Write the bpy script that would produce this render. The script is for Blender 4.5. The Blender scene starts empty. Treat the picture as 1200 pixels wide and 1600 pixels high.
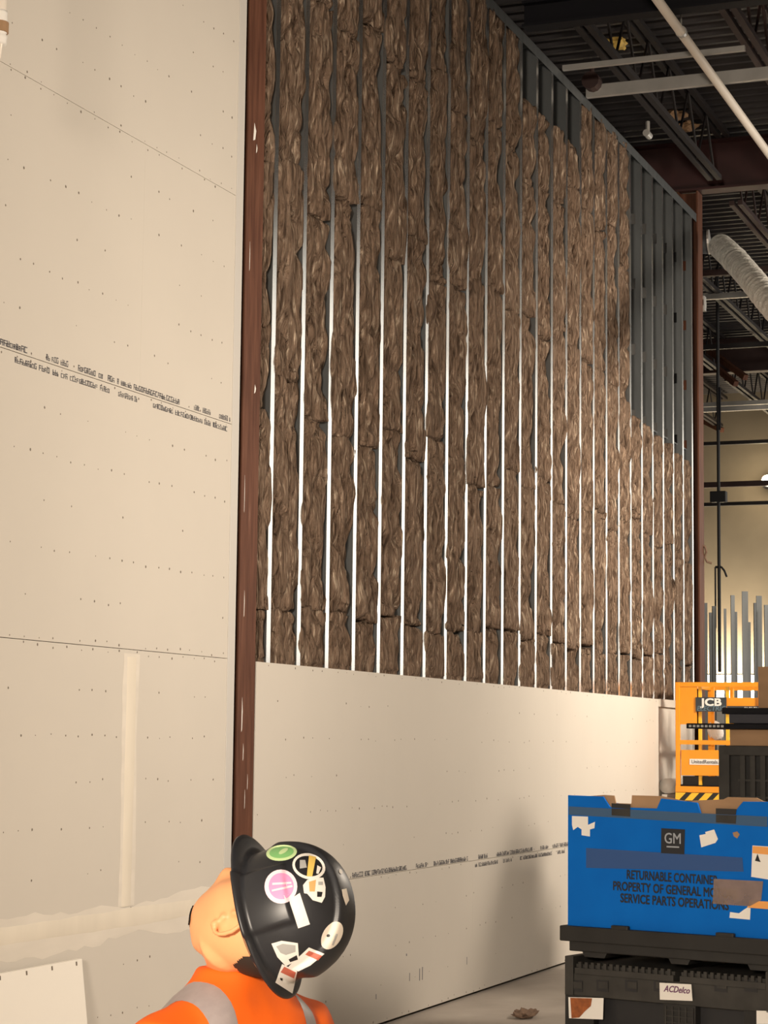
import bpy, bmesh, math, random
from mathutils import Vector, Matrix, noise
from mathutils.bvhtree import BVHTree

S = bpy.context.scene
COL = S.collection
random.seed(7)

# ------------------------------------------------------------------ camera
CAM = Vector((4.70437, 0.0, 1.70911))
F_PX, YAW, TILT, ROLL = 3279.92, 0.372542, 0.108812, 0.0110921
FW = Vector((-math.sin(YAW)*math.cos(TILT), math.cos(YAW)*math.cos(TILT), math.sin(TILT)))
_r = FW.cross(Vector((0, 0, 1))).normalized(); _u = _r.cross(FW)
RT = math.cos(ROLL)*_r + math.sin(ROLL)*_u
UP = -math.sin(ROLL)*_r + math.cos(ROLL)*_u
cam = bpy.data.cameras.new('camera'); camo = bpy.data.objects.new('camera', cam); COL.objects.link(camo)
cam.sensor_fit = 'VERTICAL'; cam.sensor_height = 32.0; cam.lens = F_PX/1600*32.0
cam.clip_end = 200
M3 = Matrix((RT, UP, -FW)).transposed()
camo.matrix_world = Matrix.Translation(CAM) @ M3.to_4x4()
S.camera = camo

# ------------------------------------------------------------------ light and exposure
S.view_settings.view_transform = 'Standard'; S.view_settings.look = 'None'
S.view_settings.gamma = 1.0; S.view_settings.exposure = 0.07
w = bpy.data.worlds.new('world'); S.world = w; w.use_nodes = True
w.node_tree.nodes['Background'].inputs[0].default_value = (0.9, 0.92, 1, 1)
w.node_tree.nodes['Background'].inputs[1].default_value = 0.05

def area(name, loc, target, sx, sy, power, col, spread=math.pi):
    l = bpy.data.lights.new(name, 'AREA'); l.shape = 'RECTANGLE'; l.size = sx; l.size_y = sy
    l.energy = power; l.color = col; l.spread = spread
    o = bpy.data.objects.new(name, l); COL.objects.link(o); o.location = loc
    o.rotation_euler = (Vector(target)-Vector(loc)).to_track_quat('-Z', 'Y').to_euler()
    return o
WARM = (1.0, 0.86, 0.70)
area('work_light_mid', (5.1, 16.6, 4.7), (0, 17.9, 3.0), 1.2, 1.0, 215, WARM, math.radians(112))
area('work_light_side', (5.15, 10.3, 3.7), (0, 9.0, 2.6), 1.0, 0.8, 172, WARM, math.radians(150))
area('work_light_near', (4.3, -5.2, 3.5), (0.9, 9.8, 2.2), 1.2, 1.0, 420, WARM, math.radians(110))
area('added_stud_fill_right', (5.32, 27.0, 4.85), (0, 27.0, 4.85), 13.5, 4.9, 380, (1.0, 0.94, 0.84))  # added unseen emitter so the stud flanges reflect white; no window is known
area('added_stud_fill_far', (4.05, 36.85, 4.85), (4.05, 0, 4.85), 2.5, 4.9, 80, (1.0, 0.94, 0.84))  # added unseen emitter carrying that reflection to the farthest studs; no door there
area('work_light_far', (-3.0, 36.45, 2.6), (-3.0, 37, 3.9), 3.0, 0.25, 330, (1.0, 0.83, 0.58))

# ------------------------------------------------------------------ helpers
def ray(px, py):
    return FW + RT*((px-600)/F_PX) - UP*((py-800)/F_PX)
def atD(px, py, d): return CAM + ray(px, py)*d
def atX(px, py, X): d = ray(px, py); return CAM + d*((X-CAM.x)/d.x)
def atY(px, py, Y): d = ray(px, py); return CAM + d*((Y-CAM.y)/d.y)
def atZ(px, py, Z): d = ray(px, py); return CAM + d*((Z-CAM.z)/d.z)

ORD = ['first', 'second', 'third', 'fourth', 'fifth', 'sixth', 'seventh', 'eighth', 'ninth', 'tenth', 'eleventh',
       'twelfth', 'thirteenth', 'fourteenth', 'fifteenth', 'sixteenth', 'seventeenth', 'eighteenth', 'nineteenth',
       'twentieth', 'twenty-first', 'twenty-second', 'twenty-third', 'twenty-fourth', 'twenty-fifth', 'twenty-sixth']

def mat(name, col, rough=0.6, metal=0.0, var=0.0, scale=(5, 5, 5), bump=0.0, bscale=None, ramp=None, spec=None, detail=4.0, emit=None, dist=0.0):
    m = bpy.data.materials.new(name); m.use_nodes = True
    nt = m.node_tree; b = nt.nodes['Principled BSDF']
    b.inputs['Base Color'].default_value = (*col, 1)
    b.inputs['Roughness'].default_value = rough; b.inputs['Metallic'].default_value = metal
    if spec is not None: b.inputs['Specular IOR Level'].default_value = spec
    if emit:
        b.inputs['Emission Color'].default_value = (*emit[:3], 1); b.inputs['Emission Strength'].default_value = emit[3]
    if var or bump or ramp:
        tc = nt.nodes.new('ShaderNodeTexCoord')
        def nz(sc):
            mp = nt.nodes.new('ShaderNodeMapping'); mp.inputs['Scale'].default_value = sc
            n = nt.nodes.new('ShaderNodeTexNoise'); n.inputs['Scale'].default_value = 1.0; n.inputs['Detail'].default_value = detail
            n.inputs['Distortion'].default_value = dist
            nt.links.new(tc.outputs['Object'], mp.inputs[0]); nt.links.new(mp.outputs[0], n.inputs['Vector']); return n
        if ramp or var:
            n = nz(scale); r = nt.nodes.new('ShaderNodeValToRGB'); e = r.color_ramp.elements
            if ramp:
                e[0].position, e[0].color = ramp[0][0], (*ramp[0][1], 1)
                e[1].position, e[1].color = ramp[-1][0], (*ramp[-1][1], 1)
                for p_, c_ in ramp[1:-1]:
                    q = e.new(p_); q.color = (*c_, 1)
            else:
                e[0].position = 0.3; e[0].color = (*[c*(1-var) for c in col], 1)
                e[1].position = 0.7; e[1].color = (*[min(1, c*(1+var)) for c in col], 1)
            nt.links.new(n.outputs[0], r.inputs[0]); nt.links.new(r.outputs[0], b.inputs['Base Color'])
        if bump:
            n = nz(bscale or scale); bp = nt.nodes.new('ShaderNodeBump'); bp.inputs['Strength'].default_value = bump
            bp.inputs['Distance'].default_value = 0.13 if name == 'mineral_fibre' else 0.02
            hs = n.outputs[0]
            if name == 'mineral_fibre':
                sb = nt.nodes.new('ShaderNodeMath'); sb.operation = 'SUBTRACT'; sb.inputs[1].default_value = .5; nt.links.new(hs, sb.inputs[0])
                ab = nt.nodes.new('ShaderNodeMath'); ab.operation = 'ABSOLUTE'; nt.links.new(sb.outputs[0], ab.inputs[0]); hs = ab.outputs[0]
            nt.links.new(hs, bp.inputs['Height']); nt.links.new(bp.outputs[0], b.inputs['Normal'])
    return m

M = {
 'drywall': mat('drywall_paper', (0.62, 0.58, 0.52), 0.85, var=0.02, scale=(1.2, 1.2, 1.2)),
 'drywall_edge': mat('drywall_gypsum_edge', (0.88, 0.84, 0.77), 0.9),
 'mud': mat('joint_compound', (0.74, 0.68, 0.58), 0.8, var=0.05, scale=(6, 6, 2)),
 'mudedge': mat('joint_compound_smear', (0.71, 0.66, 0.585), 0.8, var=0.05, scale=(6, 3, 12)),
 'screw': mat('screw_heads', (0.16, 0.13, 0.10), 0.6),
 'ink': mat('drywall_print', (0.085, 0.085, 0.10), 0.7),
 'inkblue': mat('grey_print', (0.16, 0.16, 0.18), 0.7),
 'bead': mat('corner_bead', (0.58, 0.56, 0.53), 0.55),
 'column': mat('red_oxide_primer', (0.11, 0.045, 0.028), 0.6, ramp=[(0.30, (0.082, 0.031, 0.018)), (0.62, (0.140, 0.058, 0.034)), (0.72, (0.165, 0.074, 0.046)), (0.82, (0.40, 0.31, 0.25))], scale=(30, 30, 3.0), detail=6, spec=0.2),
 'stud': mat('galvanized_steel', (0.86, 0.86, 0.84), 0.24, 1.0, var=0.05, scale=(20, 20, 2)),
 'stud_shade': mat('galvanized_shade_tone', (0.17, 0.183, 0.19), 0.45, 0.7, var=0.12, scale=(12, 12, 2.5)),  # same steel as the flanges, darkened so gaps beside the batts look shaded
 'batt': mat('mineral_fibre', (0.19, 0.12, 0.08), 0.95, ramp=[(0.30, (0.085, 0.055, 0.038)), (0.45, (0.215, 0.145, 0.102)), (0.58, (0.29, 0.205, 0.148)), (0.72, (0.62, 0.49, 0.37))],
             scale=(22, 40, 5.5), bump=1.0, bscale=(22, 34, 4.5), detail=9, dist=1.3, spec=0.1),
 'backing': mat('cavity_backing', (0.05, 0.048, 0.045), 0.9),
 'floor': mat('concrete_floor', (0.28, 0.235, 0.20), 0.55, ramp=[(0.3, (0.36, 0.315, 0.275)), (0.55, (0.52, 0.465, 0.415)), (0.75, (0.64, 0.59, 0.53))], scale=(1.4, 1.0, 1), detail=8, bump=0.15, bscale=(8, 8, 8)),
 'concrete': mat('tilt_up_concrete', (0.56, 0.48, 0.36), 0.85, ramp=[(0.3, (0.16, 0.132, 0.098)), (0.7, (0.24, 0.205, 0.155))], scale=(0.7, 0.7, 0.7), detail=7),
 'plainwall': mat('plain_wall', (0.55, 0.50, 0.43), 0.85, var=0.04),
 'deck': mat('metal_roof_deck', (0.048, 0.044, 0.047), 0.55, 0.2, var=0.2, scale=(0.8, 2, 1)),
 'joist': mat('dark_joist_paint', (0.016, 0.012, 0.012), 0.6),
 'joistred': mat('primer_joist', (0.038, 0.018, 0.016), 0.6, var=0.2),
 'girder': mat('primer_girder', (0.042, 0.013, 0.013), 0.55, var=0.2),
 'black_paint': mat('black_beam', (0.008, 0.008, 0.011), 0.6, spec=.15),
 'galv': mat('galvanized_conduit', (0.50, 0.49, 0.47), 0.45, 0.6, var=0.1),
 'whitepipe': mat('white_pipe', (0.83, 0.77, 0.69), 0.5),
 'foil': mat('foil_duct', (0.95, 0.91, 0.84), 0.4, 0.0, bump=0.8, bscale=(18, 18, 18), var=0.1),
 'rubber': mat('black_rubber', (0.015, 0.015, 0.017), 0.6),
 'blue': mat('blue_plastic', (0.002, 0.10, 0.40), 0.55, ramp=[(0.25, (0.0004, 0.115, 0.50)), (0.75, (0.001, 0.15, 0.60))], scale=(3, 3, 3), detail=6, spec=0.12),
 'blacktext': mat('black_print', (0.008, 0.010, 0.016), 0.5),
 'cardboard': mat('cardboard', (0.36, 0.22, 0.12), 0.85, var=0.12, scale=(4, 4, 9)),
 'tape': mat('clear_tape', (0.30, 0.34, 0.40), 0.25),
 'label': mat('white_label', (0.85, 0.83, 0.79), 0.6),
 'silverprint': mat('silver_print', (0.34, 0.37, 0.42), 0.5),
 'orangelabel': mat('orange_label_band', (0.85, 0.38, 0.10), 0.6),
 'blackplastic': mat('black_plastic', (0.012, 0.0115, 0.011), 0.6, var=0.35, scale=(6, 6, 6), bump=0.1),
 'greyplastic': mat('dusty_black_plastic', (0.030, 0.028, 0.025), 0.65, var=0.35, scale=(7, 7, 7)),
 'rust': mat('rust_brown_label', (0.30, 0.085, 0.02), 0.5, var=0.3, scale=(30, 30, 30)),
 'orange': mat('orange_paint', (0.90, 0.33, 0.01), 0.4, var=0.05),
 'yellow': mat('yellow_paint', (0.95, 0.55, 0.03), 0.45),
 'hazblack': mat('hazard_black', (0.012, 0.011, 0.010), 0.5),
 'signdark': mat('dark_sign', (0.03, 0.04, 0.05), 0.5),
 'signblue': mat('sign_blue_text', (0.12, 0.20, 0.26), 0.5),
 'white': mat('white_plain', (0.86, 0.85, 0.82), 0.6),
 'tyre': mat('grey_tyre', (0.10, 0.10, 0.10), 0.8),
 'navy': mat('dark_panel_plastic', (0.020, 0.021, 0.032), 0.5),
 'skin': mat('skin', (0.95, 0.44, 0.20), 0.5, var=0.05, scale=(14, 14, 14)),
 'shirt': mat('orange_hi_vis_fabric', (0.95, 0.145, 0.004), 0.75, var=0.04, scale=(9, 9, 9), emit=None),
 'shirtband': mat('reflective_tape', (0.36, 0.31, 0.31), 0.45, var=0.06, scale=(60, 60, 60)),
 'hair': mat('dark_hair', (0.03, 0.018, 0.012), 0.7),
 'trousers': mat('dark_work_trousers', (0.05, 0.055, 0.07), 0.85),
 'boots': mat('brown_leather_boot', (0.12, 0.06, 0.03), 0.6),
 'hat': mat('black_hat_plastic', (0.022, 0.023, 0.027), 0.38, var=0.15, scale=(20, 20, 20)),
 'strap': mat('tan_strap', (0.45, 0.25, 0.14), 0.7),
 'st_white': mat('sticker_white', (0.86, 0.83, 0.78), 0.5),
 'st_green': mat('sticker_green', (0.24, 0.55, 0.20), 0.5),
 'st_palegreen': mat('sticker_pale_green', (0.62, 0.80, 0.42), 0.5),
 'st_pink': mat('sticker_pink', (0.80, 0.32, 0.58), 0.5),
 'st_palepink': mat('sticker_pale_pink', (0.92, 0.72, 0.80), 0.5),
 'st_red': mat('sticker_red', (0.55, 0.14, 0.09), 0.5),
 'st_grey': mat('sticker_grey', (0.42, 0.42, 0.41), 0.5),
 'st_black': mat('sticker_black', (0.015, 0.015, 0.018), 0.5),
 'st_yellow': mat('sticker_yellow', (0.85, 0.58, 0.14), 0.5),
 'st_orange': mat('sticker_orange', (0.82, 0.42, 0.16), 0.5),
 'st_cream': mat('sticker_cream', (0.78, 0.70, 0.60), 0.5),
 'bulb': mat('lit_lamp', (1, 0.9, 0.7), 0.4, emit=(1, 0.82, 0.52, 30)),
 'scrap': mat('brown_scrap', (0.20, 0.13, 0.09), 0.9),
}

class MB:
    """collects shapes, builds one mesh object"""
    def __init__(s): s.v = []; s.f = []; s.m = []; s.mi = 0; s.smooth = []; s.sm = False
    def add(s, vs, fs):
        o = len(s.v); s.v += [tuple(v) for v in vs]
        for f in fs: s.f.append([i+o for i in f]); s.m.append(s.mi); s.smooth.append(s.sm)
    def box(s, a, b):
        x0, y0, z0 = a; x1, y1, z1 = b
        s.add([(x0,y0,z0),(x1,y0,z0),(x1,y1,z0),(x0,y1,z0),(x0,y0,z1),(x1,y0,z1),(x1,y1,z1),(x0,y1,z1)],
              [(0,3,2,1),(4,5,6,7),(0,1,5,4),(1,2,6,5),(2,3,7,6),(3,0,4,7)])
    def bar(s, p, q, wd, h, up=(0,0,1)):
        p = Vector(p); q = Vector(q); d = (q-p).normalized(); u = Vector(up)
        sd = d.cross(u)
        if sd.length < 1e-4: sd = d.cross(Vector((1,0,0)))
        sd.normalize(); u = sd.cross(d)
        c = [sd*wd/2*i+u*h/2*j for i, j in ((-1,-1),(1,-1),(1,1),(-1,1))]
        s.add([p+k for k in c]+[q+k for k in c], [(0,1,2,3),(7,6,5,4),(0,4,5,1),(1,5,6,2),(2,6,7,3),(3,7,4,0)])
    def tube(s, pts, rad, n=12, cap=True, flat=None):
        pts = [Vector(p) for p in pts]; N = len(pts)
        rr = rad if isinstance(rad, (list, tuple)) else [rad]*N
        ref = None; base = len(s.v); vs = []
        for i, p in enumerate(pts):
            d = (pts[min(i+1, N-1)]-pts[max(i-1, 0)]).normalized()
            if ref is None:
                ref = Vector((0,0,1)) if abs(d.z) < .9 else Vector((1,0,0))
            sd = d.cross(ref).normalized(); ref2 = sd.cross(d); ref = ref2
            for k in range(n):
                a = 2*math.pi*k/n
                vs.append(p+sd*rr[i]*math.cos(a)+ref2*rr[i]*math.sin(a)*(flat or 1))
        fs = []
        for i in range(N-1):
            for k in range(n):
                fs.append((i*n+k, i*n+(k+1)%n, (i+1)*n+(k+1)%n, (i+1)*n+k))
        if cap:
            fs.append(tuple(range(n-1, -1, -1))); fs.append(tuple((N-1)*n+k for k in range(n)))
        s.add(vs, [tuple(reversed(f)) for f in fs])
    def loft(s, rings, cap=True):
        n = len(rings[0]); vs = [v for r in rings for v in r]; fs = []
        for i in range(len(rings)-1):
            for k in range(n): fs.append((i*n+k, i*n+(k+1)%n, (i+1)*n+(k+1)%n, (i+1)*n+k))
        if cap:
            fs.append(tuple(range(n-1, -1, -1))); fs.append(tuple((len(rings)-1)*n+k for k in range(n)))
        s.add(vs, fs)
    def poly(s, pts): s.add(pts, [tuple(range(len(pts)))])
    def prism(s, pts, d):
        n = len(pts); d = Vector(d); P = [Vector(p) for p in pts]
        s.add(P+[p+d for p in P], [tuple(range(n-1, -1, -1)), tuple(range(n, 2*n))]+[(i, (i+1)%n, n+(i+1)%n, n+i) for i in range(n)])
    def build(s, name, mats, parent=None, smooth=False, bevel=0.0, org=None):
        me = bpy.data.meshes.new(name)
        vs = s.v if org is None else [Vector(v)-Vector(org) for v in s.v]
        me.from_pydata(vs, [], s.f)
        for m_ in (mats if isinstance(mats, list) else [mats]): me.materials.append(M[m_])
        for i, p in enumerate(me.polygons):
            p.material_index = s.m[i]; p.use_smooth = smooth or s.smooth[i]
        bm = bmesh.new(); bm.from_mesh(me); bmesh.ops.recalc_face_normals(bm, faces=bm.faces); bm.to_mesh(me); bm.free()
        me.update()
        o = bpy.data.objects.new(name, me); COL.objects.link(o)
        if org is not None: o.location = org
        if parent: o.parent = parent
        if bevel:
            b = o.modifiers.new('bevel', 'BEVEL'); b.width = bevel; b.segments = 2; b.limit_method = 'ANGLE'
        return o

def tag(o, label=None, cat=None, group=None, kind=None):
    if label: o['label'] = label
    if cat: o['category'] = cat
    if group: o['group'] = group
    if kind: o['kind'] = kind
    return o
def empty(name, loc, label, cat, rz=0, group=None):
    o = bpy.data.objects.new(name, None); COL.objects.link(o); o.location = loc; o.rotation_euler = (0, 0, rz)
    o.empty_display_size = 0.1
    return tag(o, label, cat, group)
def boxes(name, lst, m, parent=None, bevel=0.0):
    b = MB()
    for a, c in lst: b.box(a, c)
    return b.build(name, m, parent, bevel=bevel)
def text_mesh(txt, size, xs=1.0, bold=0.0, shear=0.0, align='CENTER'):
    cu = bpy.data.curves.new('lettering', 'FONT'); cu.body = txt; cu.size = size; cu.align_x = align
    cu.offset = 0; cu.shear = shear; cu.extrude = 0.0005; cu.resolution_u = 3
    ob = bpy.data.objects.new('lettering', cu); COL.objects.link(ob)
    dg = bpy.context.evaluated_depsgraph_get(); me = bpy.data.meshes.new_from_object(ob.evaluated_get(dg))
    bpy.data.objects.remove(ob); bpy.data.curves.remove(cu)
    if bold:
        bm = bmesh.new(); bm.from_mesh(me); n0 = list(bm.verts)
        for dx, dy in ((bold, 0), (0, bold), (bold, bold)):
            r_ = bmesh.ops.duplicate(bm, geom=[e for e in bm.faces if e.verts[0] in set(n0)] if False else list(bm.faces)[:len(me.polygons)])
            for v in r_['geom']:
                if isinstance(v, bmesh.types.BMVert): v.co.x += dx; v.co.y += dy; v.co.z += .00015*(1 if dx and dy else 2 if dx else 3)
        bm.to_mesh(me); bm.free()
    for v in me.vertices: v.co.x *= xs
    return me
def lettering(txt, size, m, parent, loc, xs=1.0, bold=0.0, shear=0.0, name='printed_lettering', rz=0.0):
    """text standing upright, read from -Y of the parent's frame"""
    me = text_mesh(txt, size, xs, bold, shear); me.materials.clear(); me.materials.append(M[m])
    me.transform(Matrix.Rotation(math.radians(90), 4, 'X'))
    o = bpy.data.objects.new(name, me); COL.objects.link(o); o.parent = parent; o.location = loc; o.rotation_euler = (0, rz, 0)
    return o

# ------------------------------------------------------------------ setting
CEIL = 8.0
XL, XR, YB, YF = -10.0, 5.5, -6.0, 37.0
boxes('floor', [((XL, YB, -0.2), (XR, YF, 0))], 'floor')['kind'] = 'structure'
b = MB(); prof = []
y = YB
while y < YF:
    prof += [(y, CEIL), (y+.03, CEIL+.05), (y+.12, CEIL+.05), (y+.15, CEIL)][:4]; y += 0.2
vs = []; fs = []
for (yy, z) in prof: vs += [(XL, yy, z), (XR, yy, z)]
for i in range(len(prof)-1): fs.append((2*i, 2*i+1, 2*i+3, 2*i+2))
b.add(vs, fs); b.box((XL, YB, CEIL+.06), (XR, YF, CEIL+.2))
b.build('ceiling', 'deck')['kind'] = 'structure'
boxes('wall_far', [((XL, YF, 0), (XR, YF+.2, CEIL))], 'concrete')['kind'] = 'structure'
boxes('trim_1', [((XL, YF-.03, 0), (XR, YF-.001, 2.95))], 'white')['kind'] = 'structure'
boxes('wall_right', [((XR, YB, 0), (XR+.2, YF, CEIL))], 'plainwall')['kind'] = 'structure'
boxes('wall_back', [((XL, YB-.2, 0), (XR, YB, CEIL))], 'plainwall')['kind'] = 'structure'
boxes('wall_outer', [((XL-.2, YB, 0), (XL, YF, CEIL))], 'plainwall')['kind'] = 'structure'
boxes('wall_cavity', [((-.28, YB, 0), (-.25, 20.9, 7.1))], 'backing')['kind'] = 'structure'

T = 0.016; H0 = 0.9054; SH = 1.2192; WT = 7.108
COLA, COLB = 9.94, 20.73

# left finished drywall: sheets, screws, print, tape
wall_left = bpy.data.objects.new('wall_left', None); COL.objects.link(wall_left); wall_left['kind'] = 'structure'
def sheet(parent, y0, y1, z0, z1, x=0.0, m='drywall', rows=True, seed=0, dens=.8, top=True):
    g = .0003; gz = .0016
    b = MB(); b.mi = 0; b.box((x, y0+g, z0+gz), (x+T, y1-g, z1-gz))
    o = b.build('drywall_sheet', [m, 'drywall_edge'], parent)
    for p in o.data.polygons:
        if p.normal.x < .5: p.material_index = 1
    bv = o.modifiers.new('bevel', 'BEVEL'); bv.width = .0004; bv.segments = 1
    if rows:
        rnd = random.Random(seed); s = MB()
        nz_ = max(1, round((z1-z0)/.2032)); 
        for k in range(nz_+1):
            zz = z0 + (z1-z0)*k/nz_
            if k == 0: zz += .018
            if k == nz_: zz -= .018
            edge = k in (0, nz_)
            lim = dens if (edge or k % 2 == 0) else dens*.55
            yy = y0+.03
            while yy < y1-.02:
                if rnd.random() < lim:
                    cy, cz, r_ = yy+rnd.uniform(-.012, .012), zz+rnd.uniform(-.009, .009), rnd.uniform(.0025, .0065)
                    s.prism([(x+T-.001, cy+r_*math.cos(a), cz+r_*math.sin(a)*rnd.uniform(.8, 1.3)) for a in [i*math.pi/3 for i in range(6)]], (.0016, 0, 0))
                yy += .122
        if s.v: tag(s.build('screw_heads', 'screw', o), kind='stuff')
    return o
zr = [0, H0, H0+SH, H0+2*SH, H0+3*SH, H0+4*SH, WT]
YJ = 8.78; YE = 9.80
for k in range(6):
    z0, z1 = zr[k], zr[k+1]
    if k in (1, 3):
        sheet(wall_left, 5.2, YJ, z0, z1, seed=k); sheet(wall_left, YJ, YE, z0, z1, seed=k+20)
    else:
        sheet(wall_left, 5.2, YE, z0, z1, seed=k+40)
sheet(wall_left, YB, 5.2, 0, WT, rows=False)
boxes('corner_bead', [((0, YE, 0), (T+.004, 9.885, WT))], 'bead', wall_left, bevel=.002)

def print_line(name, parent, segs, z, h, seed, x=T, slope=0.0, m='ink'):
    """a printed line of small characters along the paper edge"""
    rnd = random.Random(seed); b = MB()
    for (a, e, bold) in segs:
        yy = a
        while yy < e:
            w_ = rnd.uniform(.010, .020)*bold
            if rnd.random() < .93:
                zz = z; hh = h*rnd.choice([1, .95, .78])*.8; t_ = rnd.uniform(.0035, .0055)*bold
                k = rnd.random()
                b.box((x, yy, zz), (x+.0008, yy+t_, zz+hh))
                if k < .75: b.box((x, yy+w_-t_, zz), (x+.0008, yy+w_, zz+hh*rnd.choice([1, .6])))
                for q in rnd.sample([0, .42, .84], 2): b.box((x, yy, zz+hh*q), (x+.0008, yy+w_, zz+hh*(q+.17)))
            yy += w_+rnd.uniform(.003, .006)
    return b.build(name, m, parent)
zs = H0+2*SH
print_line('printed_lettering', wall_left, [(7.30, 7.48, .8), (7.53, 7.75, 1.3), (7.91, 8.10, .8), (8.19, 8.72, 1.1), (8.72, 9.19, 1.2), (9.36, 9.55, .7), (9.65, 9.795, .9)], zs+.010, .034, 3)
print_line('printed_lettering', wall_left, [(7.65, 8.02, 1.1), (8.04, 8.47, 1.0), (8.57, 8.75, .7), (8.92, 9.28, 1.1), (9.30, 9.73, .9)], zs-.046, .032, 4)

def wavy_strip(name, parent, axis, a0, a1, c, wd, seed, m, x=T, th=.0015, wob=.25, n=60):
    b = MB(); vs = []; 
    for i in range(n+1):
        t = a0+(a1-a0)*i/n
        w1 = wd/2*(1+wob*noise.noise((t*2.3, seed, .3))+wob*.5*noise.noise((t*9, seed, 1.3)))
        w2 = wd/2*(1+wob*noise.noise((t*2.1, seed, 5.3))+wob*.5*noise.noise((t*8, seed, 7.3)))
        for off, xx in ((-w1, x+.0003), (-w1*.8, x+th), (w2*.8, x+th), (w2, x+.0003)):
            vs.append((xx, t, c+off) if axis == 'y' else (xx, c+off, t))
    fs = [(4*i+k, 4*i+k+1, 4*i+k+5, 4*i+k+4) for i in range(n) for k in range(3)]
    b.add(vs, fs); return b.build(name, m, parent, smooth=True)
wavy_strip('joint_tape', wall_left, 'z', H0+.03, H0+SH-.02, YJ-.015, .15, 2.0, 'mudedge', wob=.18)
wavy_strip('joint_tape', wall_left, 'z', H0+.03, H0+SH-.035, YJ-.015, .10, 4.0, 'mud', th=.003, wob=.08)
wavy_strip('joint_tape', wall_left, 'y', 5.4, YE-.03, H0-.03, .17, 8.0, 'mudedge', wob=.55)
wavy_strip('joint_tape', wall_left, 'y', 5.4, YE-.03, H0-.022, .085, 11.0, 'mud', th=.003, wob=.22)

# lower drywall of the insulated bay
YD1 = 18.99; PT = H0+SH
wall_mid = bpy.data.objects.new('wall_middle', None); COL.objects.link(wall_mid); wall_mid['kind'] = 'structure'
for k, (y0, y1, z0, z1) in enumerate([(10.165, 13.735, .02, H0), (13.735, 17.40, .02, H0), (17.40, YD1, .02, H0),
                                      (10.165, 12.06, H0, PT), (12.06, 15.71, H0, PT), (15.71, YD1, H0, PT)]):
    sheet(wall_mid, y0, y1, z0, z1, seed=70+k, dens=.5)
boxes('drywall_strip', [((0, YD1, PT-.07), (.034, 20.5, PT))], 'drywall', wall_mid)
print_line('printed_lettering', wall_mid, [(11.55, 12.45, 1.1), (12.62, 12.82, .9), (12.95, 13.62, 1.1), (13.85, 14.05, .8), (14.25, 15.1, 1.1), (15.3, 15.5, .8), (15.62, 16.7, 1.1)], H0+.006, .036, 9)
print_line('printed_lettering', wall_mid, [(13.78, 14.28, .9), (14.4, 14.6, .7), (14.8, 15.6, .9), (15.75, 15.95, .8), (16.15, 16.7, 1.1)], H0-.046, .034, 10)
rnd = random.Random(5); b = MB()
for (yy, z, w_, h_) in [(12.52, .22, .010, .05), (12.70, .205, .012, .075), (12.75, .205, .012, .08), (12.46, .38, .014, .014), (11.95, .17, .01, .03), (13.62, .22, .008, .05)]:
    b.box((T, yy, z), (T+.0008, yy+w_, z+h_))
b.build('scuff_marks', 'inkblue', wall_mid)
boxes('drywall_sheet', [((0, YD1+.004, .02), (.006, 20.5, PT-.072))], 'drywall', wall_mid)

# ------------------------------------------------------------------ columns and girders
def column(y0, label, z1=7.355):
    root = empty('steel_column', (0, y0+.105, 0), label, 'column'); root['kind'] = 'thing'
    w_ = .21
    boxes('flange', [((-.004, -.105, 0), (.014, .105, z1))], 'column', root, bevel=.002)
    boxes('flange', [((-.20, -.105, 0), (-.182, .105, z1))], 'column', root)
    boxes('web', [((-.182, -.007, 0), (-.004, .007, z1))], 'column', root)
    b = MB(); b.box((-.22, -.13, 0), (.05, .13, .02)); b.build('base_plate', 'column', root)
    return root
cA = column(COLA, 'scratched red-brown steel column between the drywall and the insulated bay')
cB = column(COLB, 'red-brown steel column at the far end of the insulated wall')
b = MB(); b.box((-.005, .107, 6.15), (.03, .19, 6.30)); b.box((-.01, .107, 6.2), (.02, .25, 6.26))
b.build('bracket', 'galv', cB)
b = MB(); b.box((.0145, -.02, 0), (.0155, .0, .18))
# paint scrapes on the near column
b = MB(); rnd = random.Random(3)
for z, yy, l, w_ in [(4.92, -.04, .10, .030), (4.86, .0, .05, .012), (6.6, -.07, .10, .006), (4.2, -.06, .16, .005), (3.55, .03, .05, .018), (2.35, -.05, .14, .006), (1.75, -.055, .18, .010), (1.6, -.03, .09, .006), (2.9, -.07, .2, .004), (1.35, .0, .1, .004), (1.45, .03, .08, .004)]:
    b.prism([(.014, yy, z), (.014, yy+w_*.8, z+.01), (.014, yy+w_*1.2, z+l*.6), (.014, yy+w_*.4, z+l)], (.0008, 0, 0))
o = b.build('paint_scrapes', 'label', cA); o['label'] = 'pale scrapes in the brown paint'

def ibeam(name, p, q, d, wd, tf, m, label, cat):
    p = Vector(p); q = Vector(q); c = (p+q)/2; root = empty(name, c, label, cat); root['kind'] = 'thing'
    for part, dz, ww, hh in (('flange', d/2-tf/2, wd, tf), ('flange', -d/2+tf/2, wd, tf), ('web', 0, .014, d-2*tf)):
        bb = MB(); bb.bar(p-c+Vector((0,0,dz)), q-c+Vector((0,0,dz)), ww, hh); bb.build(part, m, root)
    return root
ibeam('roof_girder', (-9.9, 20.83, 7.62), (5.4, 20.83, 7.62), .52, .2, .022, 'girder', 'dark red roof girder crossing over the far brown column', 'girder')
ibeam('roof_girder', (-9.9, 31.4, 7.62), (5.4, 31.4, 7.62), .52, .2, .022, 'joistred', 'brown roof girder deep in the hall beyond the far column', 'girder')
ibeam('roof_beam', (.04, 14.75, 7.19), (5.4, 14.75, 7.19), .20, .14, .02, 'black_paint', 'black beam running out from the wall top near the upper frame edge', 'beam')

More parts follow.
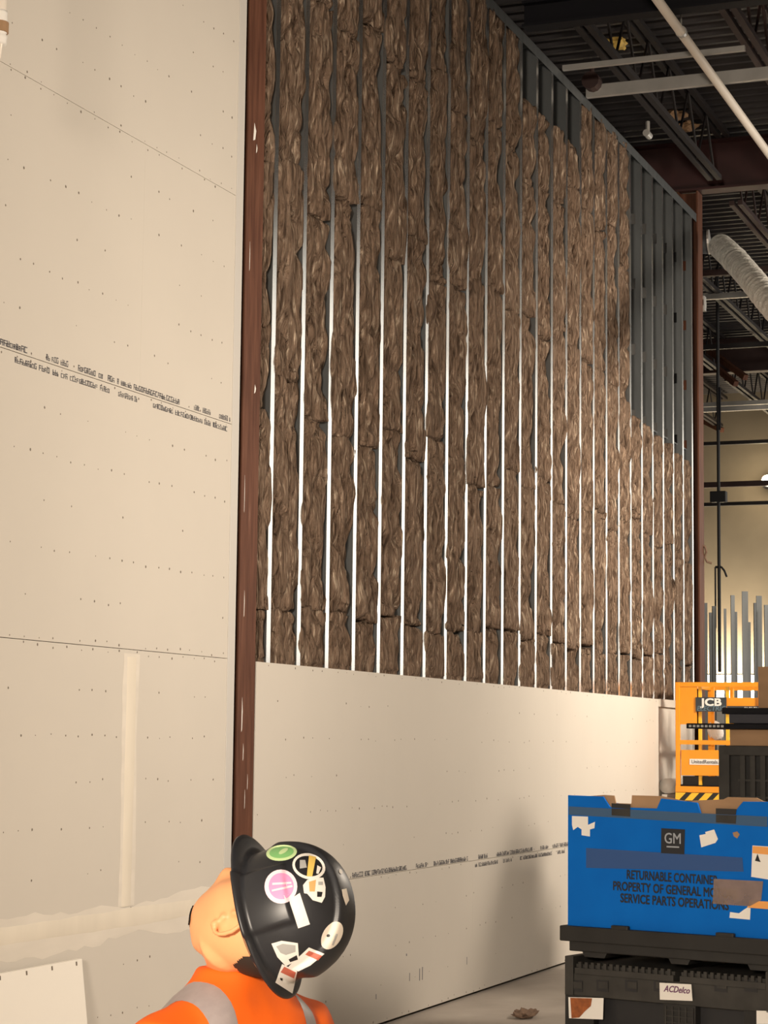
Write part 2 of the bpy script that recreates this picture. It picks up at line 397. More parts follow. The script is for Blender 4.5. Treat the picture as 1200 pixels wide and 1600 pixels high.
# ------------------------------------------------------------------ studs and track
NS = 26; S0 = 10.353; SP = 0.4064
SX1, SX0 = -.004, -.150
def stud(i):
    y = S0+i*SP-.026
    root = empty('steel_stud', (0, y, 0), 'galvanized steel stud, %s to the right of the near brown column' % ORD[i], 'stud', group='steel studs of the insulated wall')
    fl = .052; t = .0016
    z0 = .02; z1 = WT-.006
    b = MB(); b.box((SX1-t, 0, z0), (SX1, fl, z1)); b.box((SX1-.014, fl-t, z0), (SX1-t, fl, z1))
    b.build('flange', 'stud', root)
    b = MB(); b.box((SX0, 0, z0), (SX0+t, fl, z1)); b.build('flange', 'stud_shade', root)
    b = MB()
    if i >= 18:                                    # punched service holes
        xa, xb = -.094, -.056; z = z0; vs = []
        hz = [z0+.35+.61*k for k in range(12) if z0+.35+.61*k < z1-.1]
        prev = z0
        for h in hz:
            b.box((SX0+t, 0, prev), (SX1-t, t, h)); b.box((SX0+t, 0, h), (xa, t, h+.10)); b.box((xb, 0, h), (SX1-t, t, h+.10)); prev = h+.10
        b.box((SX0+t, 0, prev), (SX1-t, t, z1))
    else:
        b.box((SX0+t, 0, z0), (SX1-t, t, z1))
    b.build('web', 'stud_shade', root)
for i in range(NS): stud(i)
tr = empty('top_track', (0, 15.44, WT), 'grey galvanized track capping the top of the insulated wall', 'track')
boxes('web', [((-.156, -5.28, -.002), (.002, 5.28, 0))], 'stud_shade', tr)
boxes('flange', [((.0, -5.28, -.085), (.002, 5.28, 0))], 'stud_shade', tr)
boxes('flange', [((-.156, -5.28, -.085), (-.154, 5.28, 0))], 'stud_shade', tr)
br = empty('bridging_channel', (0, 18.9, 4.62), 'thin steel channel threaded through the bare studs at the far end', 'channel')
boxes('channel', [((-.092, -1.0, .02), (-.060, 1.85, .034))], 'stud_shade', br)

# ------------------------------------------------------------------ insulation batts
def batt(bay, row, z0, z1, y0, y1, label, seed):
    rnd = random.Random(seed*7+bay*131+row*17)
    sx, sy = rnd.uniform(0, 90), rnd.uniform(0, 90)
    nu, nv = 20, max(14, int((z1-z0)/.0135))
    wn = (y1-y0); loose = rnd.choice([0, 0, 0, .02, .05]); lean = rnd.uniform(-.03, .03)
    fat = rnd.uniform(-.012, .012)
    vs = []
    H = z1-z0
    ztop = rnd.uniform(-.02, .02)
    for j in range(-1, nv+2):
        v = min(1, max(0, j/nv)); z = z0+H*v
        e = min(v, 1-v)*H
        pinch = max(0, 1-e/.045)
        crum = max(0, 1-e/.22)
        gl = max(0, noise.noise((sx, z*1.5, 1.7))-.08)*.20 + loose*math.sin(v*math.pi)*.6
        gr = max(0, noise.noise((sx, z*1.3, 9.7))-.1)*.06
        gl = min(gl, wn*.42); gr = min(gr, wn*.2)
        gl += .02*pinch*abs(noise.noise((z*20, sx, 3))); 
        ya = y0+.012+gl; yb = y1-.004-gr
        rowv = []
        for i in range(-1, nu+2):
            u = min(1, max(0, i/nu)); y = ya+(yb-ya)*u
            edge = abs(2*u-1)
            bul = (1-edge**4)
            q = noise.noise((y*17+sx+.5*noise.noise((y*5, z*4, sx)), z*3.0+sy, .5)); q2 = noise.noise((y*34+sx, z*8+sy, 4.2)); q3 = noise.noise((y*8+sx, z*14+sy, 8.2)); q4 = noise.noise((y*4+sx, z*2.6+sy, 3.1))
            q5 = noise.noise((y*9+sx, z*5.5+sy, 6.6))
            x = -.029+fat+.016*bul-.016*(1-u)**3+.012*u**3+.060*(min(abs(q)*2.2, .75)-.42)+.018*q2+.022*q4+.030*q5+crum*.030*q3+lean*(v-.5)
            x -= pinch**2*.012
            x = min(x, .020) if x < .010 else .010+(x-.010)*.35
            if y < y0+.050: x = min(x, -.012+.035*max(0, q4-.12))
            if u > .8: x = min(x, .002+.05*max(0, q4-.12))
            if z < PT+.02: x = min(x, -.012)
            zz = z
            if pinch > 0:
                zz += .012*noise.noise((y*16, sx, sy)) + .03*noise.noise((y*6, sx, sy+row))
            if i in (-1, nu+1): x = -.14
            if j in (-1, nv+1): x = -.14
            yj = y+.010*noise.noise((sx, z*9, u*3))*(1 if 0 < i < nu else .6)
            rowv.append((x, min(max(yj, y0+.004), y1-.002), zz))
        vs += rowv
    W = nu+3; Hh = nv+3
    fs = [(r*W+c, r*W+c+1, (r+1)*W+c+1, (r+1)*W+c) for r in range(Hh-1) for c in range(W-1)]
    b = MB(); b.add(vs, fs)
    o = b.build('insulation_batt', 'batt', None, smooth=True, org=(0, (y0+y1)/2, z0))
    tag(o, label, 'insulation batt', group='brown insulation batts between the studs')
    return o
rowname = ['cut-off bottom', 'second', 'third', 'fourth', 'top']
jr = random.Random(21)
for bay in range(NS):
    if bay == 0: y0, y1 = COLA+.215, S0-.028
    else: y0, y1 = S0+(bay-1)*SP-.023, S0+bay*SP-.028
    j1 = 2.43+jr.uniform(-.03, .06)+(.05 if bay > 8 else 0)
    js = [1.0, j1, 3.62+jr.uniform(-.14, .14)-(.12 if bay > 20 else 0), 4.84+jr.uniform(-.10, .14)-(.08 if bay > 18 else 0), 6.03+jr.uniform(-.15, .22), 7.07]
    if 12 <= bay <= 15: js[5] = 6.62
    if bay == 0: js = [1.0, 2.41, 3.5, 4.86, 5.95, 7.07]
    nrow = 5
    if bay >= 20:
        nrow = 3; js[3] = 4.62+.0*bay-(bay-20)*.02+jr.uniform(-.03, .03)
    for row in range(nrow):
        z0, z1 = js[row]+.006, js[row+1]+.002
        if row == nrow-1 and bay < 20: nm = 'topmost batt'
        elif row == nrow-1: nm = 'topmost batt under the bare studs'
        elif row == 0: nm = 'short batt just above the drywall'
        else: nm = '%s batt up' % ORD[row]
        where = 'narrow bay beside the near brown column' if bay == 0 else '%s full bay from the near column' % ORD[bay-1]
        batt(bay, row, z0, z1, y0, y1, 'brown insulation, %s, %s' % (nm, where), 3)

# ------------------------------------------------------------------ open-web joists
def joist(x, y0, y1, m, label):
    zt, zb = 7.93, 7.33; c = Vector((x, (y0+y1)/2, zb)); L = (y1-y0)/2
    root = empty('open_web_joist', c, label, 'joist', group='open-web roof joists')
    b = MB()
    for s in (-1, 1): b.box((s*.045-.025, -L, zt-zb-.05), (s*.045+.025, L, zt-zb))
    b.build('top_chord', m, root)
    b = MB()
    for s in (-1, 1): b.box((s*.045-.025, -L+.4, 0), (s*.045+.025, L-.4, .05))
    b.build('bottom_chord', m, root)
    b = MB(); n = int((2*L-.8)/.38); ya = -L+.4; st = (2*L-.8)/n
    for i in range(n):
        p, q = (ya+i*st, ya+(i+1)*st)
        b.tube([(0, p, .02 if i % 2 else zt-zb-.02), (0, q, zt-zb-.02 if i % 2 else .02)], .013, 6)
    b.build('web_rods', m, root)
xs = [.28+1.16*k for k in range(-5, 5)]
for bi, (ya, yb, nm) in enumerate([(10.3, 20.72, 'above the insulated bay'), (20.94, 31.3, 'beyond the far column'), (31.5, 36.95, 'against the far wall')]):
    for k, x in enumerate(xs):
        joist(x, ya, yb, 'joist' if (k+bi) % 3 else 'joistred', 'dark open-web roof joist %s, %s from the left' % (nm, ORD[k]))

# bridging lines, conduits and struts below the deck
def strut(name, p, q, wd, h, m, label, cat):
    p = Vector(p); q = Vector(q); c = (p+q)/2
    b = MB(); b.bar(p, q, wd, h); return tag(b.build(name, m, org=c), label, cat)
def pipe(name, pts, r, m, label, cat, n=14):
    pts = [Vector(p) for p in pts]; c = sum(pts, Vector())/len(pts)
    b = MB(); b.tube(pts, r, n); return tag(b.build(name, m, smooth=False, org=c), label, cat)
strut('steel_strut', (.02, 15.85, 7.13), (1.50, 15.85, 7.13), .04, .04, 'galv', 'thin pale steel strut reaching out from the wall top track', 'strut')
strut('steel_strut', (.02, 16.55, 7.14), (1.95, 16.55, 7.14), .05, .10, 'galv', 'wider pale steel strut just beyond the thin one', 'strut')
pp = [atZ(1035, 0, 7.02), atZ(1200, 237, 7.02)]
d = (pp[1]-pp[0]).normalized(); d = Vector((-.01, 1, 0))
wp = empty('white_pipe', (pp[0].x-.03, 17, 7.02), 'white round pipe running under the ceiling parallel to the wall', 'pipe')
b = MB(); b.tube([(.03, -13, 0), (-.02, 3, 0), (-.02, 12, 0)], .036, 16); b.build('pipe', 'whitepipe', wp, smooth=True)
for yy in (-9, -5.5, -2.0, 1.6, 5.2, 8.8):
    b = MB(); b.tube([(0, yy, .03), (0, yy, .9)], .006, 6); b.tube([(0, yy-.02, 0), (0, yy+.02, 0)], .043, 12); b.build('hanger', 'galv', wp)
for k, (yy, z, m, lab) in enumerate([(23.2, 7.05, 'joistred', 'brown cross bridging bar just beyond the far column'), (25.6, 7.30, 'galv', 'pale steel bar crossing the joists in the middle distance'),
                              (28.4, 7.2, 'joist', 'black cross bridging bar in the dark middle of the ceiling'), (33.6, 7.25, 'galv', 'pale steel bar crossing under the joists near the far wall'),
                              (30.1, 6.6, 'galv', 'low pale pipe crossing in front of the second girder')]):
    strut('bridging_bar', (-8, yy, z), (5, yy, z), .06, .07, m, lab, 'bridging bar')
for k, (yy, z, m, lab) in enumerate([(34.6, 6.75, 'joist', 'uppermost black pipe crossing the pale far wall'), (34.6, 6.05, 'joistred', 'brown pipe crossing the far wall below the black one'), (34.6, 5.72, 'joist', 'lowest black pipe crossing the pale far wall')]):
    strut('wall_pipe', (-9.5, yy, z), (3.5, yy, z), .08, .09 if m == 'joistred' else .06, m, lab, 'pipe')
# leaning diagonal braces seen right of the far column
for p, q, ya, yb, lab in [((1098, 540), (1165, 590), 30.9, 30.2, 'upper brown knee brace right of the far column'), ((1096, 556), (1150, 600), 31.3, 30.7, 'lower brown knee brace right of the far column'),
                  ((1096, 656), (1128, 672), 36.9, 36.2, 'short brown brace low in the dark joists')]:
    strut('knee_brace', atY(*p, ya), atY(*q, yb), .08, .08, 'column', lab, 'brace')
pipe('hanging_conduit', [atY(1124, 605, 27), atY(1124, 672, 27)], .02, 'black_paint', 'short black drop pipe under the low crossing bar', 'conduit')

# sprinkler heads, junction box and stray fibres on the deck
for (px, py, Z, lab) in [(925, 128, 7.2, 'rusty round box fixed by the wall top near the struts'), (1012, 210, 7.2, 'pale fitting hanging at the end of the second joist')]:
    p = atZ(px, py, Z); b = MB(); b.tube([p-Vector((0, .06, 0)), p+Vector((0, .06, 0))], .075 if 'rusty' in lab else .032, 12); b.tube([p, p+Vector((0, 0, .12))], .02, 8)
    tag(b.build('ceiling_fitting', 'joistred' if 'rusty' in lab else 'galv', org=p), lab, 'fitting')
wadn = [(963, 68, 'nearest of the yellow fibre wads caught on the deck'), (1055, 180, 'middle pale fibre wad caught on the deck'), (1072, 198, 'flat pale fibre wad farthest along the deck')]
for i, (px, py, lab) in enumerate(wadn):
    p = atZ(px, py, CEIL-.03); vs = []; b = MB(); n = 9
    bm_ = bmesh.new(); bmesh.ops.create_icosphere(bm_, subdivisions=3, radius=.09)
    for v in bm_.verts:
        k = 1+.6*noise.noise(v.co*18+Vector((i, 0, 0))); v.co = Vector((v.co.x*1.3*k, v.co.y*1.2*k, v.co.z*.5*k))
    me = bpy.data.meshes.new('fibre_wad'); bm_.to_mesh(me); bm_.free(); me.materials.append(M['st_yellow' if i == 0 else 'cardboard'])
    o = bpy.data.objects.new('fibre_wad', me); COL.objects.link(o); o.location = p; tag(o, lab, 'fibre wad')

# ------------------------------------------------------------------ flexible duct with its black end
dp = [atY(1126, 385, 20.4), atY(1145, 403, 19.8), atY(1170, 431, 19.0), atY(1207, 476, 18.0), atY(1262, 540, 17.0)]
c0 = dp[0]
du = empty('flexible_duct', c0, 'crinkled silver foil duct sagging down to the right frame edge', 'duct')
b = MB(); pts = []; rad = []
def cat(P, t):
    t = max(0, min(len(P)-1.001, t)); i = int(t); f = t-i
    p0, p1, p2, p3 = P[max(i-1, 0)], P[i], P[i+1], P[min(i+2, len(P)-1)]
    return .5*((2*p1)+(p2-p0)*f+(2*p0-5*p1+4*p2-p3)*f*f+(3*p1-p0-3*p2+p3)*f**3)
for k in range(121):
    pts.append(cat(dp, k/30)-c0); rad.append(.118+.009*math.sin(k*2.1)+.010*noise.noise((k*.4, 2, 1)))
b.tube(pts, rad, 24, cap=False); b.build('duct_skin', 'foil', du, smooth=True)
b = MB(); b.tube([pts[0], pts[0]+(pts[0]-pts[3]).normalized()*.02], .112, 20); b.build('end_collar', 'cardboard', du)
p0 = atY(1064, 382, 21.07); p1 = atY(1106, 378, 21.10)
bl = empty('black_sleeve', (p0+p1)/2, 'black flexible sleeve poking past the far column beside the foil duct', 'duct sleeve')
b = MB(); b.tube([p0-(p0+p1)/2, p1-(p0+p1)/2], [.10, .125], 18); b.build('sleeve', 'rubber', bl, smooth=True)
b = MB(); b.tube([p1-(p0+p1)/2, p1-(p0+p1)/2+(p1-p0).normalized()*.02], .13, 18); b.build('band', 'galv', bl)

# ------------------------------------------------------------------ far wall things
lp = atY(1199, 751, 36.6)
lm = empty('wall_lamp', lp, 'lit round lamp high on the pale far wall', 'lamp')
bm_ = bmesh.new(); bmesh.ops.create_uvsphere(bm_, u_segments=20, v_segments=12, radius=.10)
me = bpy.data.meshes.new('bulb'); bm_.to_mesh(me); bm_.free(); me.materials.append(M['bulb'])
o = bpy.data.objects.new('bulb', me); COL.objects.link(o); o.parent = lm
boxes('mount', [((-.1, .12, -.1), (.1, .4, .1))], 'black_paint', lm)
pl = bpy.data.lights.new('wall_lamp_light', 'POINT'); pl.energy = 22; pl.color = (1, .8, .5); pl.shadow_soft_size = .15
plo = bpy.data.objects.new('wall_lamp_light', pl); COL.objects.link(plo); plo.parent = lm; plo.location = (0, -.35, 0)
ct = atY(1122, 640, 27); cb = atY(1122, 1050, 27)
hc = empty('hanging_cable', (ct.x, 27, cb.z), 'black power cable with a dark box hanging before the far wall', 'cable')
b = MB(); b.tube([(0, 0, 0), (0, 0, CEIL-cb.z)], .022, 8); b.build('cable', 'rubber', hc)
z1 = atY(1122, 768, 27).z-cb.z; z2 = atY(1122, 785, 27).z-cb.z
boxes('junction_box', [((-.105, -.06, z2), (.105, .06, z1))], 'rubber', hc, bevel=.008)
zz = atY(1122, 886, 27).z-cb.z
b = MB(); b.bar((-.05, 0, zz), (.03, 0, zz), .02, .03); b.tube([(-.05, 0, zz), (-.05, 0, zz-.8)], .012, 6); b.tube([(.03, 0, zz), (.07, 0, zz-.05), (.10, 0, zz-.13)], .014, 6); b.build('hook', 'rubber', hc)
p = atY(1100, 855, 21.2); b = MB(); P = [atY(q[0], q[1], 20.90+.02*i_) for i_, q in enumerate( ((1093, 853), (1101, 853), (1104, 862), (1101, 870), (1105, 878), (1112, 880)))]
b.tube(P, .012, 8); tag(b.build('rope_end', 'scrap', org=P[0]), 'short brown rope end curling out from the far column', 'rope')

# freestanding steel studs beyond the lift
fs_ = [(1103, 942, 23.6, .016), (1111, 957, 24.6, .020), (1116, 947, 24.3, .020), (1133, 951, 23.8, .014), (1145, 930, 24.2, .022), (1150, 956, 25.0, .014),
       (1164, 924, 23.7, .034), (1171, 972, 24.8, .014), (1180, 942, 25.2, .014), (1186, 931, 24.2, .032), (1198, 945, 23.9, .026)]
for i, (px, py, Y, wd) in enumerate(fs_):
    p = atY(px, py, Y); h = p.z
    root = empty('upright_stud', (p.x, Y, 0), 'grey steel stud standing upright beyond the lift, %s from the far column' % ORD[i], 'stud', rz=.30+.10*(i % 3), group='loose studs standing upright beyond the lift')
    boxes('web', [((-wd, -.002, 0), (wd, .002, h))], 'stud_shade', root)
    boxes('flange', [((-wd, 0, 0), (-wd+.002, .03, h))], 'stud_shade', root)
    boxes('flange', [((wd-.002, 0, 0), (wd, .03, h))], 'stud_shade', root)

# ------------------------------------------------------------------ orange scissor lift
lo = atY(1056.5, 1250, 18.95); W_ = .80
LX = lo.x
lift = empty('scissor_lift', (LX+W_/2, 18.95, 0), 'orange scissor lift with railed platform parked by the far column', 'scissor lift')
def lz(py): return atY(1100, py, 18.95).z
def lx(px): return atY(px, 1150, 18.95).x-(LX+W_/2)
hw = W_/2; Ln = 1.35
ztop, zfl = lz(1066), lz(1232)
for sx in (-1, 1):
    for yy in (0, Ln):
        boxes('guard_post', [((sx*(hw-.02)-.02, yy-.02, zfl), (sx*(hw-.02)+.02, yy+.02, ztop))], 'orange', lift, bevel=.005)
b = MB()
for z in (ztop-.02, lz(1160)):
    b.bar((-hw, 0, z), (hw, 0, z), .035, .04); b.bar((-hw, Ln, z), (hw, Ln, z), .035, .04)
    b.bar((-hw+.02, 0, z), (-hw+.02, Ln, z), .035, .04); b.bar((hw-.02, 0, z), (hw-.02, Ln, z), .035, .04)
b.build('guard_rail', 'orange', lift)
boxes('gate_panel', [((-hw+.04, -.012, lz(1132)), (lx(1089), .012, lz(1073)))], 'orange', lift)
boxes('gate_panel', [((lx(1089), .0, lz(1112)), (hw-.04, .012, lz(1090)))], 'orange', lift)
for k, (px, yy) in enumerate([(1093, .02), (1104, .25), (1112, .9), (1127, .45), (1136, .02)]):
    boxes('inner_upright', [((lx(px)-.014, yy, zfl), (lx(px)+.014, yy+.03, ztop-.04))], 'orange' if k % 2 else 'yellow', lift)
sg = boxes('sign_board', [((lx(1088), -.022, lz(1112)), (lx(1136), -.013, lz(1089.5)))], 'signdark', lift)
xc = (lx(1088)+lx(1136))/2
lettering('JCB', .092, 'white', sg, (xc, -.0228, lz(1103)), xs=1.32, bold=.006)
lettering('ELECTRIC', .062, 'signblue', sg, (xc, -.0228, lz(1110.5)), xs=.98, bold=.001, shear=.2)
st = boxes('sign_strip', [((lx(1137), -.022, lz(1111.5)), (lx(1187), -.013, lz(1103)))], 'signdark', lift)
print_b = MB(); rnd = random.Random(6)
for k in range(7):
    x0 = lx(1164)+k*.021; z0 = lz(1110.5)
    print_b.box((x0, -.0228, z0), (x0+.005, -.022, z0+.035)); print_b.box((x0, -.0228, z0+(.014 if k % 2 else .029)), (x0+.014, -.022, z0+(.02 if k % 2 else .035))); print_b.box((x0+.010, -.0228, z0), (x0+.014, -.022, z0+.030))
print_b.build('printed_lettering', 'white', st)
boxes('end_panel', [((-hw+.05, -.015, lz(1212)), (hw-.02, .01, lz(1172)))], 'orange', lift, bevel=.004)
lb = boxes('name_plate', [((lx(1078), -.019, lz(1195)), (lx(1139), -.0155, lz(1186)))], 'white', lift)
lettering('UnitedRentals.com', .046, 'inkblue', lb, ((lx(1078)+lx(1139))/2, -.0205, lz(1193)), xs=.92, bold=.001)
boxes('platform_deck', [((-hw, 0, zfl-.02), (hw, Ln, zfl+.03))], 'black_paint', lift)
boxes('toe_recess', [((-hw+.05, .05, lz(1231)), (hw-.03, .09, lz(1213)))], 'rubber', lift)
boxes('bumper', [((-hw, -.03, lz(1238.5)), (hw, .03, lz(1229)))], 'orange', lift, bevel=.004)
b = MB(); b.mi = 0; zb0, zb1 = lz(1251), lz(1239)
b.box((-hw, -.026, zb0), (hw, .03, zb1)); hz_ = zb1-zb0; b.mi = 1; x = -hw+.03
while x < hw-.09:
    b.prism([(x, -.0268, zb0), (x+.055, -.0268, zb0), (x+.055+hz_*.95, -.0268, zb1), (x+hz_*.95, -.0268, zb1)], (0, .0006, 0)); x += .125
b.build('hazard_strip', ['yellow', 'hazblack'], lift)
b = MB()
for sx in (-1, 1):
    for k in range(3):
        za = .55+k*.19
        b.bar((sx*.22, .05, za), (sx*.22, Ln-.05, za+.19), .03, .07); b.bar((sx*.27, Ln-.05, za), (sx*.27, .05, za+.19), .03, .07)
b.build('scissor_arms', 'orange', lift)
boxes('chassis', [((-hw+.04, -.02, .16), (hw-.04, Ln+.1, .55))], 'orange', lift, bevel=.01)
boxes('ballast', [((-.2, .2, .55), (.2, Ln-.2, zb0))], 'black_paint', lift)
for sx in (-1, 1):
    for yy in (.15, Ln-.1):
        b = MB(); b.tube([(sx*hw-.05*sx, yy, .17), (sx*hw+.06*sx, yy, .17)], .17, 20); b.build('wheel', 'tyre', lift)
wb = bmesh.new(); bmesh.ops.create_icosphere(wb, subdivisions=3, radius=.075)
for v in wb.verts: v.co *= 1+.25*noise.noise(v.co*14)
me = bpy.data.meshes.new('white_bundle'); wb.to_mesh(me); wb.free(); me.materials.append(M['white'])
o = bpy.data.objects.new('white_bundle', me); COL.objects.link(o); p = atY(1118, 1142, 18.9+.35); o.location = p; o.scale = (1, 1, 1.25)
tag(o, 'white plastic bundle hung inside the rails of the orange lift', 'bundle')

# sheets and rolls leaning in the opening beside the lift
b = MB(); b.tube([(.075, 19.05, 1.33), (.075, 20.2, 1.33)], .07, 14)
tag(b.build('rolled_sheeting', 'bead', org=(.075, 19.6, 1.33), smooth=True), 'grey roll lying across the opening at the end of the drywall', 'roll')
b = MB(); b.box((.03, 19.05, .0), (.08, 20.2, 1.255)); tag(b.build('white_offcut', 'white', org=(.05, 19.6, 0.0)), 'bright white board under the grey roll beside the orange lift', 'board')

# ------------------------------------------------------------------ black bins and what lies on them
bx, by = 1.53, 14.95
def slat_bin(z0, z1, label):
    root = empty('plastic_bin', (bx+.55, by+.5, z0), label, 'bin', rz=-.12)
    h = z1-z0; hx, hy = .55, .5
    b = MB(); b.box((-hx, -hy+.03, 0), (hx, hy, h-.005)); b.build('body', 'blackplastic', root)
    b = MB(); b.box((-hx-.01, -hy, h-.07), (hx+.01, hy+.01, h)); b.box((-hx-.01, -hy, 0), (hx+.01, hy+.01, .07))
    for sx in (-1, 1): b.box((sx*hx-.04, -hy, 0), (sx*hx+.04, hy, h))
    b.build('rim', 'greyplastic', root, bevel=.006)
    b = MB(); x = -hx+.12
    while x < hx-.1:
        b.box((x, -hy+.004, .07), (x+.035, -hy+.03, h-.07)); x += .075
    b.build('slats', 'greyplastic', root)
    b = MB()
    for k in range(5): b.box((-hx+.1, -hy+.012, .12+k*.12), (hx-.1, -hy+.03, .135+k*.12))
    b.build('ribs', 'greyplastic', root)
    return root
slat_bin(0, .853, 'lower black slatted plastic bin behind the blue container')
slat_bin(.853, 1.706, 'upper black slatted plastic bin with cardboard on top')
def carton(loc, sx, sy, h, rz, label, flap=True):
    root = empty('cardboard_box', loc, label, 'box', rz=rz)
    boxes('body', [((-sx/2, -sy/2, 0), (sx/2, sy/2, h))], 'cardboard', root, bevel=.004)
    boxes('tape_strip', [((-sx/2-.001, -.03, h-.001), (sx/2+.001, .03, h+.001))], 'tape', root)
    boxes('flap', [((-sx/2, -sy/2-.002, h-.06), (sx/2, -sy/2, h-.001))], 'cardboard', root)
    return root
carton((bx+.55, by+.42, 1.706), 1.04, .8, .118, -.12, 'low wide brown cardboard box on top of the black bin')
q = atY(1072, 1122, 14.55)
for x0, x1, y0, y1, za, zb_, m_, lab_ in [(-.88, .60, -.42, .30, 0, .038, 'black_paint', 'longest black plastic board lying lowest on the cardboard box'),
                                       (-.55, .60, -.45, .28, .039, .105, 'navy', 'thick dark navy board in the middle of the board pile'),
                                       (-.62, .60, -.40, .25, .106, .150, 'black_paint', 'black board on top of the board pile')]:
    pb = boxes('plastic_board', [((x0, y0, za), (x1, y1, zb_))], m_, bevel=.004); pb.location = (bx+.60, by+.35, 1.825); pb.rotation_euler = (0, 0, -.10)
    tag(pb, lab_, 'board')
    if za == 0:
        b = MB()
        for k in range(9): b.box((-.86+k*.03, -.4212, .010), (-.84+k*.03, -.4204, .026))
        b.build('edge_marking', 'st_grey', pb)
p = atY(1190, 1108, 15.2)
carton((p.x+.25, 15.35, 1.976), .5, .4, .30, -.1, 'tall brown cardboard box at the right frame edge above the panels')
# ------------------------------------------------------------------ blue container on black pallets
CA = .25; CD = 11.0
P0 = atD(887, 1448, CD); CW = 1.19
ux = Vector((math.cos(CA), -math.sin(CA), 0)); uy = Vector((math.sin(CA), math.cos(CA), 0))
cz0 = P0.z; cz1 = atD(887, 1243, CD).z
crt = empty('bulk_container', (P0.x, P0.y, 0), 'blue plastic returnable container standing on a black pallet base', 'container', rz=-CA)
def fr(px, py, off=0.0):
    """pixel on the container's front plane -> local x, z"""
    d = ray(px, py); n = uy; k = (Vector((P0.x, P0.y, 0))+uy*off-CAM).dot(n)/d.dot(n); p = CAM+d*k
    return ((p-Vector((P0.x, P0.y, 0))).dot(ux), p.z)
DEP = 1.05
# sleeve with notched top edge
nx = [fr(962, 1243)[0], fr(985, 1243)[0], fr(1029, 1245)[0], fr(1075, 1245)[0], fr(1122, 1248)[0], fr(1152, 1250)[0]]
zt = cz1; dn = .055
xa, xb_ = fr(950, 1250)[0], fr(1030, 1250)[0]; xc_, xd_ = fr(1095, 1250)[0], fr(1155, 1250)[0]
front = [(0, cz0), (CW, cz0), (CW, zt-.005), (xd_+.02, zt-.008), (xd_-.01, zt-.04), (xd_-.03, zt-.075), (xc_, zt-.075), (xc_-.02, zt-.02), (xb_+.01, zt-.004), (xb_-.015, zt-.055), (xa+.01, zt-.055), (xa-.03, zt-.002), (0, zt)]
b = MB(); b.prism([(x, 0, z) for x, z in front], (0, .012, 0)); b.box((0, DEP-.012, cz0), (CW, DEP, zt-.10))
b.prism([(0, .012, cz0), (0, DEP-.012, cz0), (0, DEP-.012, zt-.10), (0, .012, zt)], (.012, 0, 0)); b.prism([(CW-.012, .012, cz0), (CW-.012, DEP-.012, cz0), (CW-.012, DEP-.012, zt-.10), (CW-.012, .012, zt-.01)], (.012, 0, 0))
b.build('sleeve', 'blue', crt, bevel=.002)
xg0, xg1 = fr(957, 1243)[0], fr(984, 1243)[0]
li = [(.03, cz0+.03), (CW-.03, cz0+.03), (CW-.03, zt-.01), (fr(1190, 1250)[0], zt-.004), (fr(1180, 1245)[0], zt+.012), (fr(1135, 1245)[0], zt+.012), (fr(1128, 1250)[0], zt-.0), (fr(1080, 1250)[0], zt-.01), (fr(1078, 1250)[0], zt-.02),
      (fr(1045, 1245)[0], zt-.0), (fr(1030, 1243)[0], zt+.008), (xg1+.004, zt+.008), (xg1, zt-.035), (xg0+.01, zt-.035), (xg0, zt+.004), (xg0-.06, zt+.006), (.03, zt-.01)]
b = MB(); b.prism([(x, .016, z) for x, z in li], (0, .008, 0)); b.box((.03, DEP-.024, cz0+.03), (CW-.03, DEP-.016, zt-.11))
b.box((.016, .03, cz0+.03), (.022, DEP-.03, zt-.11)); b.box((CW-.022, .03, cz0+.03), (CW-.016, DEP-.03, zt-.11))
b.build('cardboard_liner', 'cardboard', crt)
def patch(name, pts, m, off=-.0015, parent=crt, th=.001):
    b = MB(); b.prism([(fr(px, py)[0], off, fr(px, py)[1]) for px, py in pts], (0, th, 0)); return b.build(name, m, parent)
M['tape_top'] = mat('dull_tape', (0.034, 0.095, 0.20), 0.3); M['tape_mid'] = mat('blue_grey_tape', (0.018, 0.075, 0.25), 0.3)
patch('packing_tape', [(889, 1260), (1199, 1276), (1199, 1292), (889, 1273)], 'tape_top')
patch('packing_tape', [(916, 1325), (1160, 1340), (1162, 1362), (916, 1356)], 'tape_mid')
patch('latch', [(956, 1255), (985, 1257), (985, 1264), (956, 1262)], 'rubber', off=-.004, th=.003)
patch('latch', [(1119, 1263), (1151, 1264), (1150, 1273), (1119, 1272)], 'rubber', off=-.004, th=.003)
patch('latch_plate', [(956, 1263), (985, 1264), (985, 1276), (956, 1274)], 'st_grey' if False else 'greyplastic', off=-.003)
patch('latch_plate', [(1119, 1273), (1151, 1274), (1150, 1287), (1119, 1285)], 'greyplastic', off=-.003)
lg = patch('emblem_plate', [(1033.5, 1294), (1070.5, 1296), (1069.5, 1335), (1033, 1333)], 'blacktext', off=-.002)
gx, gz = fr(1051.5, 1318)
lettering('GM', .076, 'silverprint', lg, (gx, -.0026, gz), xs=.86, bold=.001)
ga, gb = fr(1042, 1323), fr(1061.5, 1324.5)
b = MB(); b.box((ga[0], -.003, ga[1]-.003), (gb[0], -.0022, ga[1]+.004)); b.build('emblem_underline', 'silverprint', lg)
tw = 0.052
for txt, cx, cy, x0, x1 in [('RETURNABLE CONTAINER', 1049, 1378, 978, 1120), ('PROPERTY OF GENERAL MOTORS', 1053, 1397.5, 956, 1150), ('SERVICE PARTS OPERATIONS', 1053, 1416, 968, 1137)]:
    me = text_mesh(txt, .064, 1.0, .0016); wx = max(v.co.x for v in me.vertices)-min(v.co.x for v in me.vertices)
    want = fr(x1, cy)[0]-fr(x0, cy)[0]; k = want/wx; px_, pz_ = fr((x0+x1)/2, cy)
    lettering(txt, .064, 'blacktext', crt, (px_, -.0022, pz_), xs=k, bold=.0028, rz=.012)
